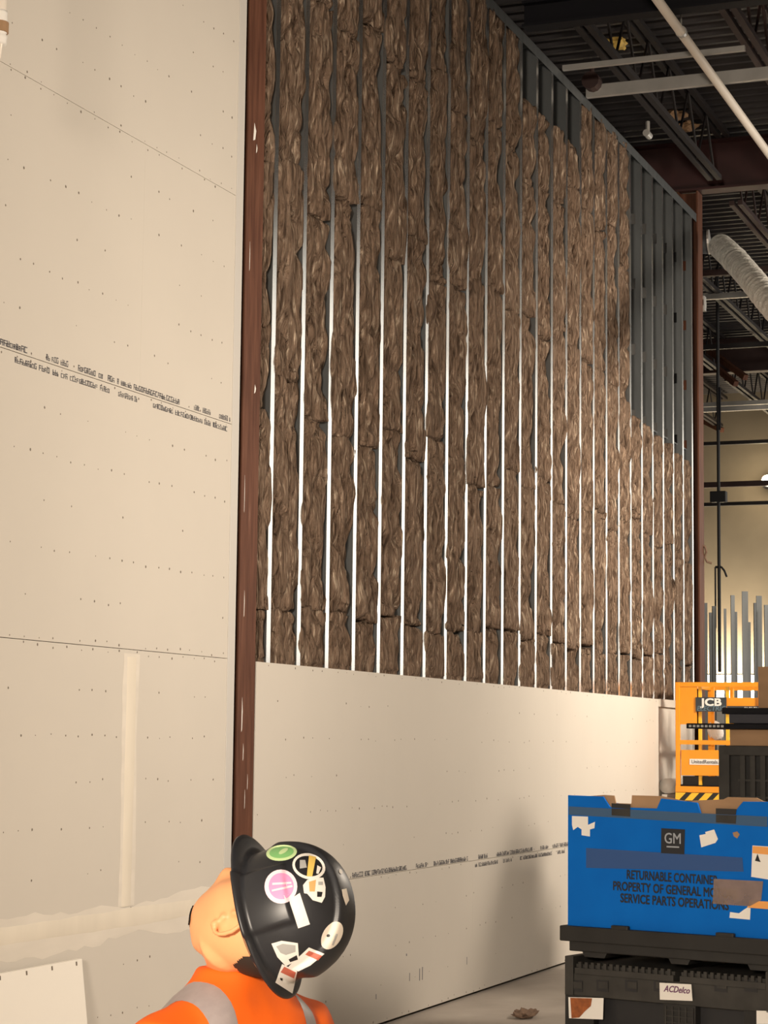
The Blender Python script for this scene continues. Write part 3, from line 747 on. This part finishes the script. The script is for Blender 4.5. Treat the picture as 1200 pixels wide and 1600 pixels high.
def lab(pts, label, m='label', off=-.002): o = patch('paper_label', pts, m, off); o['label'] = label; return o
lab([(894, 1275), (919, 1276), (919, 1289), (930, 1284), (929, 1294), (922, 1296), (922, 1307), (909, 1305), (909, 1296), (903, 1292), (896, 1297), (894, 1289)], 'torn white label near the upper corner')
lab([(1093, 1305), (1103, 1303), (1102, 1300), (1116, 1296), (1122, 1311), (1118, 1317), (1096, 1324)], 'crumpled white label beside the emblem')
lab([(1145, 1301), (1152, 1299), (1156, 1304), (1152, 1310), (1147, 1307)], 'small tan paper scrap', 'cardboard')
o = lab([(1176, 1321), (1206, 1323), (1206, 1375), (1174, 1370)], 'white label with an orange band')
patch('colour_band', [(1176.5, 1322), (1206, 1324), (1206, 1336), (1176, 1333)], 'orangelabel', off=-.0032, parent=o)
patch('symbol', [(1180, 1345), (1184, 1334), (1187, 1343), (1189, 1347)], 'blacktext', off=-.0032, parent=o)
M['tan_tape'] = mat('tan_tape', (0.33, 0.24, 0.20), 0.4, var=0.2, scale=(9, 9, 9))
M['tan_tape'].node_tree.nodes['Principled BSDF'].inputs['Alpha'].default_value = .55
patch('brown_tape', [(1116, 1373), (1193, 1377), (1190, 1406), (1172, 1416), (1114, 1412)], 'tan_tape', off=-.0048)
patch('brown_tape', [(1172, 1407), (1206, 1409), (1206, 1421), (1168, 1418)], 'orangelabel', off=-.0034)
lab([(1141, 1425), (1155, 1427), (1163, 1421), (1168, 1418), (1173, 1419), (1172, 1437), (1140, 1434)], 'torn white label under the brown tape')
# black base of the container
zb = cz0
bp = fr(880, 1475)[1]
b = MB(); b.box((-.03, -.035, bp+.02), (CW+.03, DEP+.03, zb+.008)); b.box((.02, -.02, bp-.03), (CW-.02, DEP, bp+.03))
for xx in (fr(972, 1455)[0], fr(1136, 1465)[0]): b.box((xx-.05, -.032, zb), (xx+.05, -.003, zb+.026))
b.build('base_tray', 'blackplastic', crt, bevel=.006)
zl = fr(905, 1494)[1]
for x0, x1 in ((fr(915, 1490)[0], fr(946, 1490)[0]), (fr(1050, 1500)[0], fr(1076, 1500)[0]), (CW-.14, CW-.02)):
    for y0 in (-.01, DEP/2-.08, DEP-.16):
        b = MB(); P = [(x0-.03, y0, bp), (x1+.03, y0, bp), (x1, y0, zl), (x0, y0, zl)]; b.prism(P, (0, .15, 0)); b.build('foot', 'blackplastic', crt)
# the folded bin underneath
ZT = zl
fb = empty('folded_bin', (P0.x, P0.y, 0), 'folded black plastic bin on the floor under the blue container', 'bin', rz=-CA)
def fb_(px, py): return fr(px, py, -.03)
zr0, zr1 = fb_(900, 1521)[1], fb_(905, 1503)[1]      # ribbed flap edge
zrail0 = fb_(900, 1556)[1]
b = MB(); b.box((.012, -.02, zrail0), (CW-.012, DEP, zr0)); b.build('rail', 'greyplastic', fb, bevel=.004)
xg = fb_(1057, 1520)[0]
for x0, x1 in ((.06, xg-.018), (xg+.018, CW-.05)):
    b = MB(); b.box((x0, -.012, zr0), (x1, DEP-.05, zr1-.012)); x = x0+.02
    b.box((x0, -.03, zr0), (x1, -.012, zr0+.03))
    while x < x1-.015:
        b.box((x, -.026, zr0+.03), (x+.018, -.010, zr1)); x += .037
    b.build('ribbed_flap', 'greyplastic', fb)
for x0 in (.0, CW-.05): boxes('corner_post', [((x0, -.03, zrail0), (x0+.05, DEP, ZT))], 'greyplastic', fb, bevel=.004)
for k, px in enumerate([900, 940, 985, 1030, 1125, 1172]):
    x, z = fb_(px, 1541); b = MB(); b.box((x-.035, -.0225, z-.028), (x+.035, -.0195, z+.03)); b.build('slot', 'rubber', fb)
    b = MB(); b.box((x-.02, -.026, z-.012), (x+.034, -.021, z+.022)); b.build('slot_lug', 'greyplastic', fb)
z2 = fb_(900, 1594)[1]
b = MB(); b.box((.04, .03, .14), (CW-.04, DEP-.05, zrail0)); b.build('inner_wall', 'rubber', fb)
b = MB(); b.box((0, -.02, .10), (CW, DEP, z2-.02)); b.build('skid', 'blackplastic', fb, bevel=.006)
for x0, x1 in ((0, .17), (fb_(1036, 1575)[0], fb_(1086, 1575)[0]), (CW-.17, CW)):
    boxes('block', [((x0, -.024, 0), (x1, .16, zrail0+.002))], 'blackplastic', fb); boxes('block', [((x0, DEP-.16, 0), (x1, DEP, .14))], 'blackplastic', fb)
x0, x1 = fb_(1040, 1575)[0], fb_(1082, 1575)[0]
b = MB()
for k in range(5): b.box((x0+(x1-x0)*k/4-.003, -.030, .12), (x0+(x1-x0)*k/4+.003, -.024, zrail0-.01))
for k in range(4): b.box((x0, -.029, zrail0-.03-k*.03), (x1, -.024, zrail0-.026-k*.03))
b.build('block_ribs', 'greyplastic', fb)
def fpatch(name, pts, m, off, parent=fb):
    b = MB(); b.prism([(fr(px, py, off)[0], off, fr(px, py, off)[1]) for px, py in pts], (0, .0015, 0)); return b.build(name, m, parent)
wl = fpatch('paper_label', [(1030.5, 1535.5), (1080, 1538), (1082, 1564), (1031, 1562)], 'label', -.034); wl['label'] = 'white card label with dark lettering'
tx, tz = fr(1057, 1551, -.035)
M['purple'] = mat('purple_print', (0.16, 0.05, 0.14), 0.6)
lettering('ACDelco', .044, 'purple', wl, (tx, -.0355, tz), xs=.86, bold=.0014, shear=.35)
st = fpatch('paper_label', [(888, 1558), (943, 1559.5), (942, 1593), (889, 1591)], 'label', -.030); st['label'] = 'cream label half covered in rust brown'
fpatch('brown_stain', [(891, 1559), (925, 1560), (923, 1572), (914, 1580), (905, 1590), (893, 1591)], 'rust', -.0318, st)
st = fpatch('paper_label', [(1182, 1579), (1207, 1580), (1207, 1600), (1182, 1600)], 'label', -.030); st['label'] = 'pale label at the right block'

# ------------------------------------------------------------------ loose board lower left, hanging pipe upper left, scrap
b = MB(); sh = []
zt_ = .742
b.prism([(.135, 5.3, .002), (.150, 5.3, .0), (.055, 5.3, zt_-.001), (.040, 5.3, zt_)], (0, atX(125, 1492, .045).y-5.3, 0))
lbd = b.build('loose_drywall_board', ['drywall_edge'], org=(.2, 6.8, 0)); tag(lbd, 'cream drywall offcut leaning against the wall at lower left', 'board')  # pale gypsum tone on the whole board stands in for stronger light
b = MB()
for k in range(14):
    yy = 8.24-k*.21; b.prism([(.0585, yy, zt_-.026), (.0585, yy+.008, zt_-.026), (.0565, yy+.008, zt_-.009), (.0565, yy, zt_-.009)], (.002, 0, .001))
o = b.build('nail_marks', 'screw', org=(.2, 6.8, 0)); o.parent = lbd; o.location = (0, 0, 0)
hp = atD(-1, 45, 8.0); 
dpz = empty('drop_pipe', (hp.x, hp.y, atD(0, 70, 8).z), 'white hanging pipe end wrapped in stained plastic, upper left corner', 'pipe')
hz0 = 0; up_ = CEIL-dpz.location.z
b = MB(); b.tube([(0, 0, .05), (0, 0, up_)], .026, 16); b.build('pipe', 'whitepipe', dpz, smooth=True)
b = MB(); pts = [(0, 0, k*.01) for k in range(14)]; b.tube(pts, [.030+.008*noise.noise((k*.9, 1, 2)) for k in range(14)], 16); b.build('wrapping', 'label', dpz, smooth=True)
b = MB(); b.tube([(0, -.0, .045), (0, -.0, .085)], .0355, 14); b.build('stain_band', 'cardboard', dpz)
b = MB(); b.tube([(.012, 0, 0), (.006, 0, -.05), (-.02, 0, -.10)], .004, 6); b.build('tail_wire', 'whitepipe', dpz)
sc = atZ(820, 1591, 0)
bm_ = bmesh.new(); bmesh.ops.create_icosphere(bm_, subdivisions=3, radius=1)
for v in bm_.verts:
    k = 1+.5*noise.noise(v.co*2.2); v.co = Vector((v.co.x*.07*k, v.co.y*.10*k, max(0, (v.co.z*.5+.5)*.055*k)))
me = bpy.data.meshes.new('insulation_scrap'); bm_.to_mesh(me); bm_.free(); me.materials.append(M['scrap'])
o = bpy.data.objects.new('insulation_scrap', me); COL.objects.link(o); o.location = sc; tag(o, 'brown scrap lying on the concrete floor left of the container', 'scrap')

# ------------------------------------------------------------------ the person
D = 3.78; KP = F_PX/D
C = atD(427, 1430, D)
def cv(r_, u_, b_): return (RT*r_+UP*u_-FW*b_)
HF = cv(-.20, .86, -.47).normalized()
HU = cv(.85, .25, .33); HU = (HU-HF*HU.dot(HF)).normalized()
HL = HU.cross(HF)
NK = atD(360, 1534, 3.84)
fwd = (RT*-.76+FW*.65); fwd.z = 0; fwd.normalize()
left = Vector((0, 0, 1)).cross(fwd)
FOOT = Vector((NK.x, NK.y, 0))+fwd*.01
def hw_(x, y, z): return C+HL*x+HF*y+HU*z-FOOT                       # head frame -> root-relative
def bw(x, y, z): return Vector((NK.x, NK.y, 0))+left*x+fwd*y+Vector((0, 0, z))-FOOT
NZ = NK.z

def g(d2, s): return math.exp(-d2/(2*s*s))
def head_mesh(b):
    nu, nv = 64, 48; rings = []
    for j in range(1, nv):
        th = math.pi*j/nv; ring = []
        for i in range(nu):
            ph = 2*math.pi*i/nu
            x, y, z = math.sin(th)*math.cos(ph), math.sin(th)*math.sin(ph), math.cos(th)
            X, Y, Z = .076*math.copysign(abs(x)**.92, x), .097*y, .132*z
            t = max(0, min(1, (-Z-.01)/.11))
            X *= 1-.30*t*t; 
            if Y > 0: Y *= 1-.04*t
            else: Y *= 1-.42*t
            Y += .012*t*(1 if y > 0 else .3)
            if y > 0:
                Y += .026*g((X)**2+((Z+.045)/1.5)**2, .011)          # nose
                Y += .008*g((X)**2+((Z+.015)/2)**2, .010)
                Y += .006*g((X/2.2)**2+(Z-.012)**2, .012)            # brow
                Y -= .010*(g((X-.032)**2+(Z+.008)**2, .013)+g((X+.032)**2+(Z+.008)**2, .013))
                Y += .005*(g((X-.032)**2+(Z+.009)**2, .007)+g((X+.032)**2+(Z+.009)**2, .007))   # eyeballs
                Y += .006*g((X/2)**2+(Z+.078)**2, .006)-.004*g((X/2)**2+(Z+.0845)**2, .003)+.006*g((X/1.8)**2+(Z+.091)**2, .006)
                Y += .014*g((X/1.5)**2+(Z+.113)**2, .015)            # chin
                X += math.copysign(.004, X)*g((abs(X)-.055)**2+(Z+.03)**2, .02)*1.0
            ring.append(hw_(X, Y-.004, Z-.036))
        rings.append(ring)
    b.loft(rings)
b = MB()
head_mesh(b)
for s in (1, -1):                                                     # ears
    P = []; R = []
    for k in range(15):
        a = math.radians(-100+k*19); P.append(hw_(s*(.079+.009*max(0, math.cos(a*.9))), -.016-.018*math.cos(a), -.050+.031*math.sin(a))); R.append(.0050)
    b.tube(P, R, 8)
    b.tube([hw_(s*.070, -.006, -.082), hw_(s*.081, -.008, -.078), hw_(s*.083, -.010, -.072)], [.008, .0095, .006], 8)
    b.tube([hw_(s*.060, -.014, -.052), hw_(s*.0735, -.018, -.052)], [.022, .016], 12)
    b.tube([hw_(s*.070, .004, -.058), hw_(s*.081, .000, -.060), hw_(s*.080, -.004, -.066)], [.007, .006, .004], 8)
# neck
b.tube([hw_(0, -.02, -.05), hw_(0, -.022, -.10), bw(0, -.012, NZ+.045), bw(0, -.016, NZ+.01), bw(0, -.02, NZ-.06)], [.062, .056, .054, .060, .075], 24)
# trunk under the clothes
def ring(cx, cy, z, rx, ry, n=32, p=2.3):
    out = []
    for k in range(n):
        a = 2*math.pi*k/n; ca, sa = math.cos(a), math.sin(a)
        out.append(bw(cx+rx*math.copysign(abs(ca)**(2/p), ca), cy+ry*math.copysign(abs(sa)**(2/p), sa), z))
    return out
trunk = [(.005, .055, .055), (-.02, .085, .065), (-.05, .125, .08), (-.10, .155, .095), (-.18, .165, .105), (-.32, .155, .10), (-.45, .14, .092), (-.54, .145, .098), (-.60, .13, .09)]
b.loft([ring(0, -.012, NZ+dz, rx, ry) for dz, rx, ry in trunk])
HIP = NZ-.56
arms = {}
for s in (1, -1):
    sh_, el, wr = (s*.165, -.01, NZ-.085), (s*.225, -.03, NZ-.35), (s*.235, .08, NZ-.57)
    b.tube([bw(*sh_), bw(*[(sh_[k]*.5+el[k]*.5) for k in range(3)]), bw(*el), bw(*[(el[k]*.6+wr[k]*.4) for k in range(3)]), bw(*wr)], [.050, .044, .037, .036, .025], 14)
    b.tube([bw(*wr), bw(wr[0], wr[1]+.012, wr[2]-.03), bw(wr[0], wr[1]+.02, wr[2]-.085)], [.025, .034, .034], 12, flat=1)
    for k, (dy, ln) in enumerate([(.036, .068), (.014, .078), (-.008, .072), (-.029, .056)]):
        x, y, z = wr[0], wr[1]+.02+dy, wr[2]-.075
        b.tube([bw(x, y, z), bw(x-s*.004, y+.004, z-ln*.5), bw(x-s*.014, y+.006, z-ln*.85), bw(x-s*.024, y+.006, z-ln*1.05)], [.0095, .0088, .008, .007], 8)
    x, y, z = wr[0], wr[1]+.03, wr[2]-.03
    b.tube([bw(x, y, z), bw(x-s*.016, y+.034, z-.025), bw(x-s*.026, y+.044, z-.055), bw(x-s*.03, y+.045, z-.075)], [.014, .012, .010, .008], 8)
    hp_, kn, an = (s*.085, -.01, HIP+.0), (s*.10, .02, .44), (s*.105, -.03, .09)
    b.tube([bw(*hp_), bw(*[(hp_[k]+kn[k])/2 for k in range(3)]), bw(*kn), bw(kn[0], -.02, .32), bw(*an)], [.078, .066, .050, .048, .034], 16)
    b.tube([bw(an[0], -.06, .05), bw(an[0], .02, .05), bw(an[0], .12, .035)], [.036, .036, .026], 12)
person = b.build('person', 'skin', smooth=True, org=None)
person.location = FOOT
def bake(o, vox, sm=4, fac=.5):
    r_ = o.modifiers.new('remesh', 'REMESH'); r_.mode = 'VOXEL'; r_.voxel_size = vox; r_.use_smooth_shade = True
    s_ = o.modifiers.new('smooth', 'SMOOTH'); s_.iterations = sm; s_.factor = fac
    dg = bpy.context.evaluated_depsgraph_get(); dg.update(); me = bpy.data.meshes.new_from_object(o.evaluated_get(dg))
    mats = list(o.data.materials); o.modifiers.clear(); o.data = me; me.materials.clear()
    for m_ in mats: me.materials.append(m_)
    for p in me.polygons: p.use_smooth = True
    return o
bake(person, .0042, 3)
tag(person, 'person in orange hi-vis shirt and black hard hat looking up at the wall', 'person')

# shirt: loose hi-vis tee with short sleeves
b = MB()
shirt_r = [(.030, .066, .066), (.012, .078, .072), (-.010, .105, .080), (-.032, .140, .092), (-.06, .170, .105), (-.12, .188, .122), (-.22, .192, .130), (-.36, .186, .126), (-.50, .180, .124), (-.62, .184, .13)]
b.loft([ring(0, -.010, NZ+dz, rx, ry, 48) for dz, rx, ry in shirt_r])
for s in (1, -1):
    b.tube([bw(s*.11, -.01, NZ-.075), bw(s*.165, -.012, NZ-.095), bw(s*.205, -.022, NZ-.19), bw(s*.232, -.03, NZ-.30)], [.058, .072, .070, .066], 24)
shirt = b.build('shirt', 'shirt', person, smooth=True)
bake(shirt, .008, 6)
for v in shirt.data.vertices:
    q = v.co; k = .007*noise.noise(q*9)+.004*noise.noise(Vector((q.x*22, q.y*22, q.z*9)))
    v.co = q+v.normal*k
bvh = BVHTree.FromPolygons([v.co for v in shirt.data.vertices], [p.vertices for p in shirt.data.polygons])
b = MB(); vs = []; n = 0
for s in (1, -1):
    o0 = len(vs); K = 50
    for k in range(K+1):
        a = math.radians(-78+k*(156+78)/K)                            # from the back over the shoulder to the chest
        for m_ in range(5):
            xx = s*(.108+(m_-2)*.0115)
            base = bw(xx, -.01, NZ-.20); dirv = (left*0+fwd*-math.cos(a)+Vector((0, 0, 1))*math.sin(a)).normalized() if True else None
            hit, nor, idx, dist = bvh.ray_cast(base+dirv*.5, -dirv)
            if hit is None: hit = base+dirv*.13
            vs.append(hit+dirv*(.0022 if 0 < m_ < 4 else .0008))
    fs = [(o0+k*5+m_, o0+k*5+m_+1, o0+(k+1)*5+m_+1, o0+(k+1)*5+m_) for k in range(K) for m_ in range(4)]
    bb = MB(); bb.add(vs[o0:], [tuple(i-o0 for i in f) for f in fs]); bb.build('reflective_stripe', 'shirtband', shirt, smooth=True)
b = MB()
b.loft([ring(0, -.012, HIP+.06, .158, .112), ring(0, -.012, HIP-.03, .165, .115), ring(0, -.012, HIP-.10, .165, .112), ring(0, -.01, HIP-.13, .12, .09)])
for s in (1, -1):
    b.tube([bw(s*.085, -.01, HIP-.05), bw(s*.09, .005, .55), bw(s*.10, .02, .44), bw(s*.10, -.015, .30), bw(s*.105, -.03, .10)], [.09, .080, .068, .066, .062], 20)
bake(b.build('trousers', 'trousers', person, smooth=True), .01, 3)
for s in (1, -1):
    b = MB(); b.tube([bw(s*.105, -.03, .20), bw(s*.105, -.03, .10), bw(s*.105, -.02, .05)], [.052, .05, .052], 16)
    b.tube([bw(s*.105, -.085, .042), bw(s*.105, .02, .05), bw(s*.105, .12, .045), bw(s*.105, .165, .035)], [.040, .047, .046, .030], 16)
    o = bake(b.build('boot', 'boots', person, smooth=True), .008, 2)
    for v in o.data.vertices: v.co.z = max(v.co.z, 0.0)

# hair and beard, thin caps lifted off the head surface
def cap_from(body, test, off, name, m, parent):
    me = body.data; keep = {}; vs = []; fs = []
    for p in me.polygons:
        if all(test(me.vertices[i].co) for i in p.vertices):
            f = []
            for i in p.vertices:
                if i not in keep: keep[i] = len(vs); vs.append(me.vertices[i].co+me.vertices[i].normal*off)
                f.append(keep[i])
            fs.append(f)
    b = MB(); b.add(vs, fs); return b.build(name, m, parent, smooth=True)
def hl(co):
    q = co-(C-FOOT); return q.dot(HL), q.dot(HF), q.dot(HU)
def is_hair(co):
    x, y, z = hl(co)
    if (co-(C-FOOT)).length > .22: return False
    wob = .006*noise.noise(co*60)
    return (y < -.072+wob*.6 and -.080+wob*.6 < z < .12) or (z > .02+wob and y < .06)
def is_beard(co):
    x, y, z = hl(co)
    return (co-(C-FOOT)).length < .21 and y > .030 and z < -.150+.004*noise.noise(co*70) and abs(x) < .046
cap_from(person, is_hair, .0025, 'hair', 'hair', person)
cap_from(person, is_beard, .003, 'beard', 'hair', person)

# hard hat
hat_b = MB(); NA, NT = 168, 64; rows = []
def sm(a, b_, x): t = max(0, min(1, (x-a)/(b_-a))); return t*t*(3-2*t)
def hat_pt(ph, t, inner=0.0):
    """t 0..1 from crown to base of the dome"""
    lx_, ly_ = math.cos(ph), math.sin(ph)
    rx, ry, rz = .104-inner, .120-inner, .143-inner
    p = 2.35; th = t*math.pi/2
    rad_ = math.sin(th)**(2/p); zz = math.cos(th)**(2/p)*rz
    x, y = lx_*rx*rad_, ly_*ry*rad_-.004
    if not inner:
        k = (1-sm(.026, .034, abs(x)))*sm(.02, .05, zz)
        lift = .0095*k
        side = sm(.055, .062, abs(x))*sm(-.058, -.050, y)*(1-sm(.050, .058, y))*(1-sm(.072, .080, zz))
        lift += .0065*side
        nrm = Vector((x/rx/rx, y/ry/ry, zz/rz/rz)).normalized()
        x += nrm.x*lift; y += nrm.y*lift; zz += nrm.z*lift
    return x, y, zz
def brim(ph):
    s_ = math.sin(ph); e = .013
    if s_ > 0: e += .030*s_**2.2
    else: e += .014*(-s_)**3
    return e
vs = []; R = []
for j in range(1, NT+1):
    R.append([hw_(*hat_pt(2*math.pi*i/NA, j/NT)) for i in range(NA)])
for f_, dz in ((.35, -.002), (.8, -.005), (1.0, -.008), (1.0, -.012), (.6, -.010), (.0, -.006)):
    rr = []
    for i in range(NA):
        ph = 2*math.pi*i/NA; x, y, z = hat_pt(ph, 1.0); l = Vector((math.cos(ph), math.sin(ph)*1.0)); e = brim(ph)*f_
        if f_ == 0: x -= .003*l.x; y -= .003*l.y
        rr.append(hw_(x+l.x*e, y+l.y*e, dz-.010*f_*max(0, math.sin(ph))**2))
    R.append(rr)
for j in range(NT, 0, -4):
    R.append([hw_(*hat_pt(2*math.pi*i/NA, j/NT, .004)) for i in range(NA)])
hat_b.loft(R)
# crown centre is closed by the loft caps
hat = hat_b.build('hard_hat', 'hat', person, smooth=True)
hat['label'] = 'black hard hat covered in stickers'
rb = []
for dz, inn in ((-.004, .006), (-.030, .012), (-.030, .016), (-.004, .011)):
    rb.append([hw_(math.cos(2*math.pi*i/64)*(.104-inn-.006), math.sin(2*math.pi*i/64)*(.120-inn)-.004, dz) for i in range(64)])
bb = MB(); bb.loft(rb+[rb[0]], cap=False); bb.build('sweatband', 'strap', hat, smooth=True)
bb = MB(); bb.tube([hw_(.045*k, -.112+.02*abs(k), -.022) for k in (-1.5, -.8, 0, .8, 1.5)], [.006, .009, .011, .009, .006], 10); bb.build('ratchet_strap', 'rubber', hat, smooth=True)

hbvh = BVHTree.FromPolygons([v.co for v in hat.data.vertices], [p.vertices for p in hat.data.polygons])
def on_hat(px, py, off):
    d = ray(px, py).normalized(); o_ = CAM-FOOT
    h, n_, i_, t_ = hbvh.ray_cast(o_, d)
    if h is None: return None
    if n_.dot(d) > 0: n_ = -n_
    return h+n_*off
def fill(b, outline, off, mi, n=7):
    """a polygon pressed onto the hat: concentric rings from its outline to its centre"""
    cx = sum(p[0] for p in outline)/len(outline); cy = sum(p[1] for p in outline)/len(outline)
    dense = []
    for i, p in enumerate(outline):
        q = outline[(i+1) % len(outline)]; L = max(1, int(math.hypot(q[0]-p[0], q[1]-p[1])/2.5))
        for k in range(L): dense.append((p[0]+(q[0]-p[0])*k/L, p[1]+(q[1]-p[1])*k/L))
    rings = []
    for k in range(n):
        f = 1-k/n; rg = []
        for (x, y) in dense:
            p = on_hat(cx+(x-cx)*f, cy+(y-cy)*f, off)
            if p is None: return
            rg.append(p)
        rings.append(rg)
    c = on_hat(cx, cy, off); N = len(dense); vs = [v for r_ in rings for v in r_]+[c]; fs = []
    for k in range(n-1):
        for i in range(N): fs.append((k*N+i, k*N+(i+1) % N, (k+1)*N+(i+1) % N, (k+1)*N+i))
    for i in range(N): fs.append(((n-1)*N+i, (n-1)*N+(i+1) % N, n*N))
    b.mi = mi; b.add(vs, fs)
def ell(cx, cy, rx, ry, rot=0, n=28):
    c_, s_ = math.cos(math.radians(rot)), math.sin(math.radians(rot))
    return [(cx+rx*math.cos(2*math.pi*k/n)*c_-ry*math.sin(2*math.pi*k/n)*s_, cy+rx*math.cos(2*math.pi*k/n)*s_+ry*math.sin(2*math.pi*k/n)*c_) for k in range(n)]
def q6(*pts): return [(360+x/6, 1300+y/6) for x, y in pts]
def sticker(label, layers):
    b = MB(); names = []
    for k, (outl, m_) in enumerate(layers):
        if m_ not in names: names.append(m_)
        fill(b, outl, .0008+.0004*k, names.index(m_))
    if not b.v: print('sticker missed', label); return
    o = b.build('sticker', names, hat, smooth=True); o['label'] = label
sticker('green oval sticker with a white rim', [(ell(440, 1333, 24, 12.5, -6), 'st_palegreen'), (ell(440, 1332.5, 19, 9, -6), 'st_green'), (ell(443, 1331, 8, 3.2, -30), 'st_palegreen')])
sticker('round black sticker with a white rim and yellow bar', [(ell(482.5, 1354, 26, 20, 14), 'st_white'), (ell(482, 1354, 21.5, 15.5, 14), 'st_black'), (q6((735, 225), (800, 240), (765, 420), (715, 420)), 'st_yellow'), (q6((650, 270), (700, 270), (715, 340), (650, 350)), 'st_grey'), (q6((810, 320), (845, 340), (820, 400), (800, 395)), 'st_white')])
sticker('white and orange badge sticker', [(q6((680, 500), (720, 450), (800, 430), (870, 430), (890, 520), (885, 610), (855, 665), (770, 640), (720, 580), (690, 575)), 'st_white'), (q6((735, 470), (800, 450), (790, 560), (740, 560)), 'st_orange'), (q6((810, 560), (860, 565), (850, 610), (810, 610)), 'st_black'), (q6((820, 470), (860, 470), (860, 500), (820, 500)), 'st_grey')])
sticker('round pink sticker', [(ell(439, 1385.5, 25.5, 26.5), 'st_palepink'), (ell(439.5, 1385, 19.5, 20.5), 'st_pink'), (q6((395, 480), (570, 470), (575, 488), (395, 500)), 'st_palepink'), (q6((390, 545), (580, 500), (585, 520), (392, 562)), 'st_palepink')])
sticker('white strip sticker below the pink one', [(q6((548, 640), (650, 572), (745, 865), (635, 903)), 'st_white'), (q6((625, 690), (650, 680), (660, 720), (635, 730)), 'st_palepink'), (q6((655, 800), (685, 790), (692, 825), (662, 835)), 'st_palepink')])
sticker('grey emblem sticker near the rear brim', [(q6((385, 1045), (480, 1018), (632, 1040), (642, 1180), (600, 1215), (520, 1255), (440, 1170)), 'st_white'), (q6((430, 1070), (490, 1045), (610, 1060), (610, 1120), (520, 1150), (470, 1130)), 'st_grey'), (q6((545, 1190), (620, 1150), (632, 1190), (560, 1215)), 'st_black')])
sticker('white label sticker with a red bar, upper of the pair', [(q6((600, 1200), (655, 1155), (735, 1080), (880, 1140), (750, 1250), (640, 1305), (540, 1265)), 'st_white'), (q6((735, 1110), (858, 1158), (820, 1202), (700, 1145)), 'st_red')])
sticker('white label sticker with a red bar on the rear brim', [(q6((485, 1235), (628, 1303), (578, 1515), (418, 1412)), 'st_white'), (q6((505, 1258), (615, 1312), (595, 1368), (470, 1310)), 'st_red'), (q6((465, 1360), (490, 1365), (480, 1400), (460, 1385)), 'st_black')])
sticker('cream oval sticker with black marks', [(ell(518.5, 1461.5, 14.5, 23.5, 30), 'st_cream'), (ell(513, 1462, 3, 2.4), 'st_black'), (q6((985, 950), (1000, 955), (960, 1060), (945, 1055)), 'st_grey')])
sticker('white oval sticker on the crown', [(ell(510.5, 1337.5, 6, 12, -32), 'st_white')])
sticker('small white sticker below the crown oval', [(ell(532, 1362, 2.6, 4, -20), 'st_white')])
sticker('pale torn sticker on the back of the crown', [(q6((1040, 540), (1085, 530), (1110, 640), (1080, 690), (1050, 600)), 'st_cream')])
sticker('white edge sticker beside the visor', [(q6((305, 150), (400, 125), (560, 108), (640, 118), (600, 128), (420, 150), (330, 172)), 'st_white')])
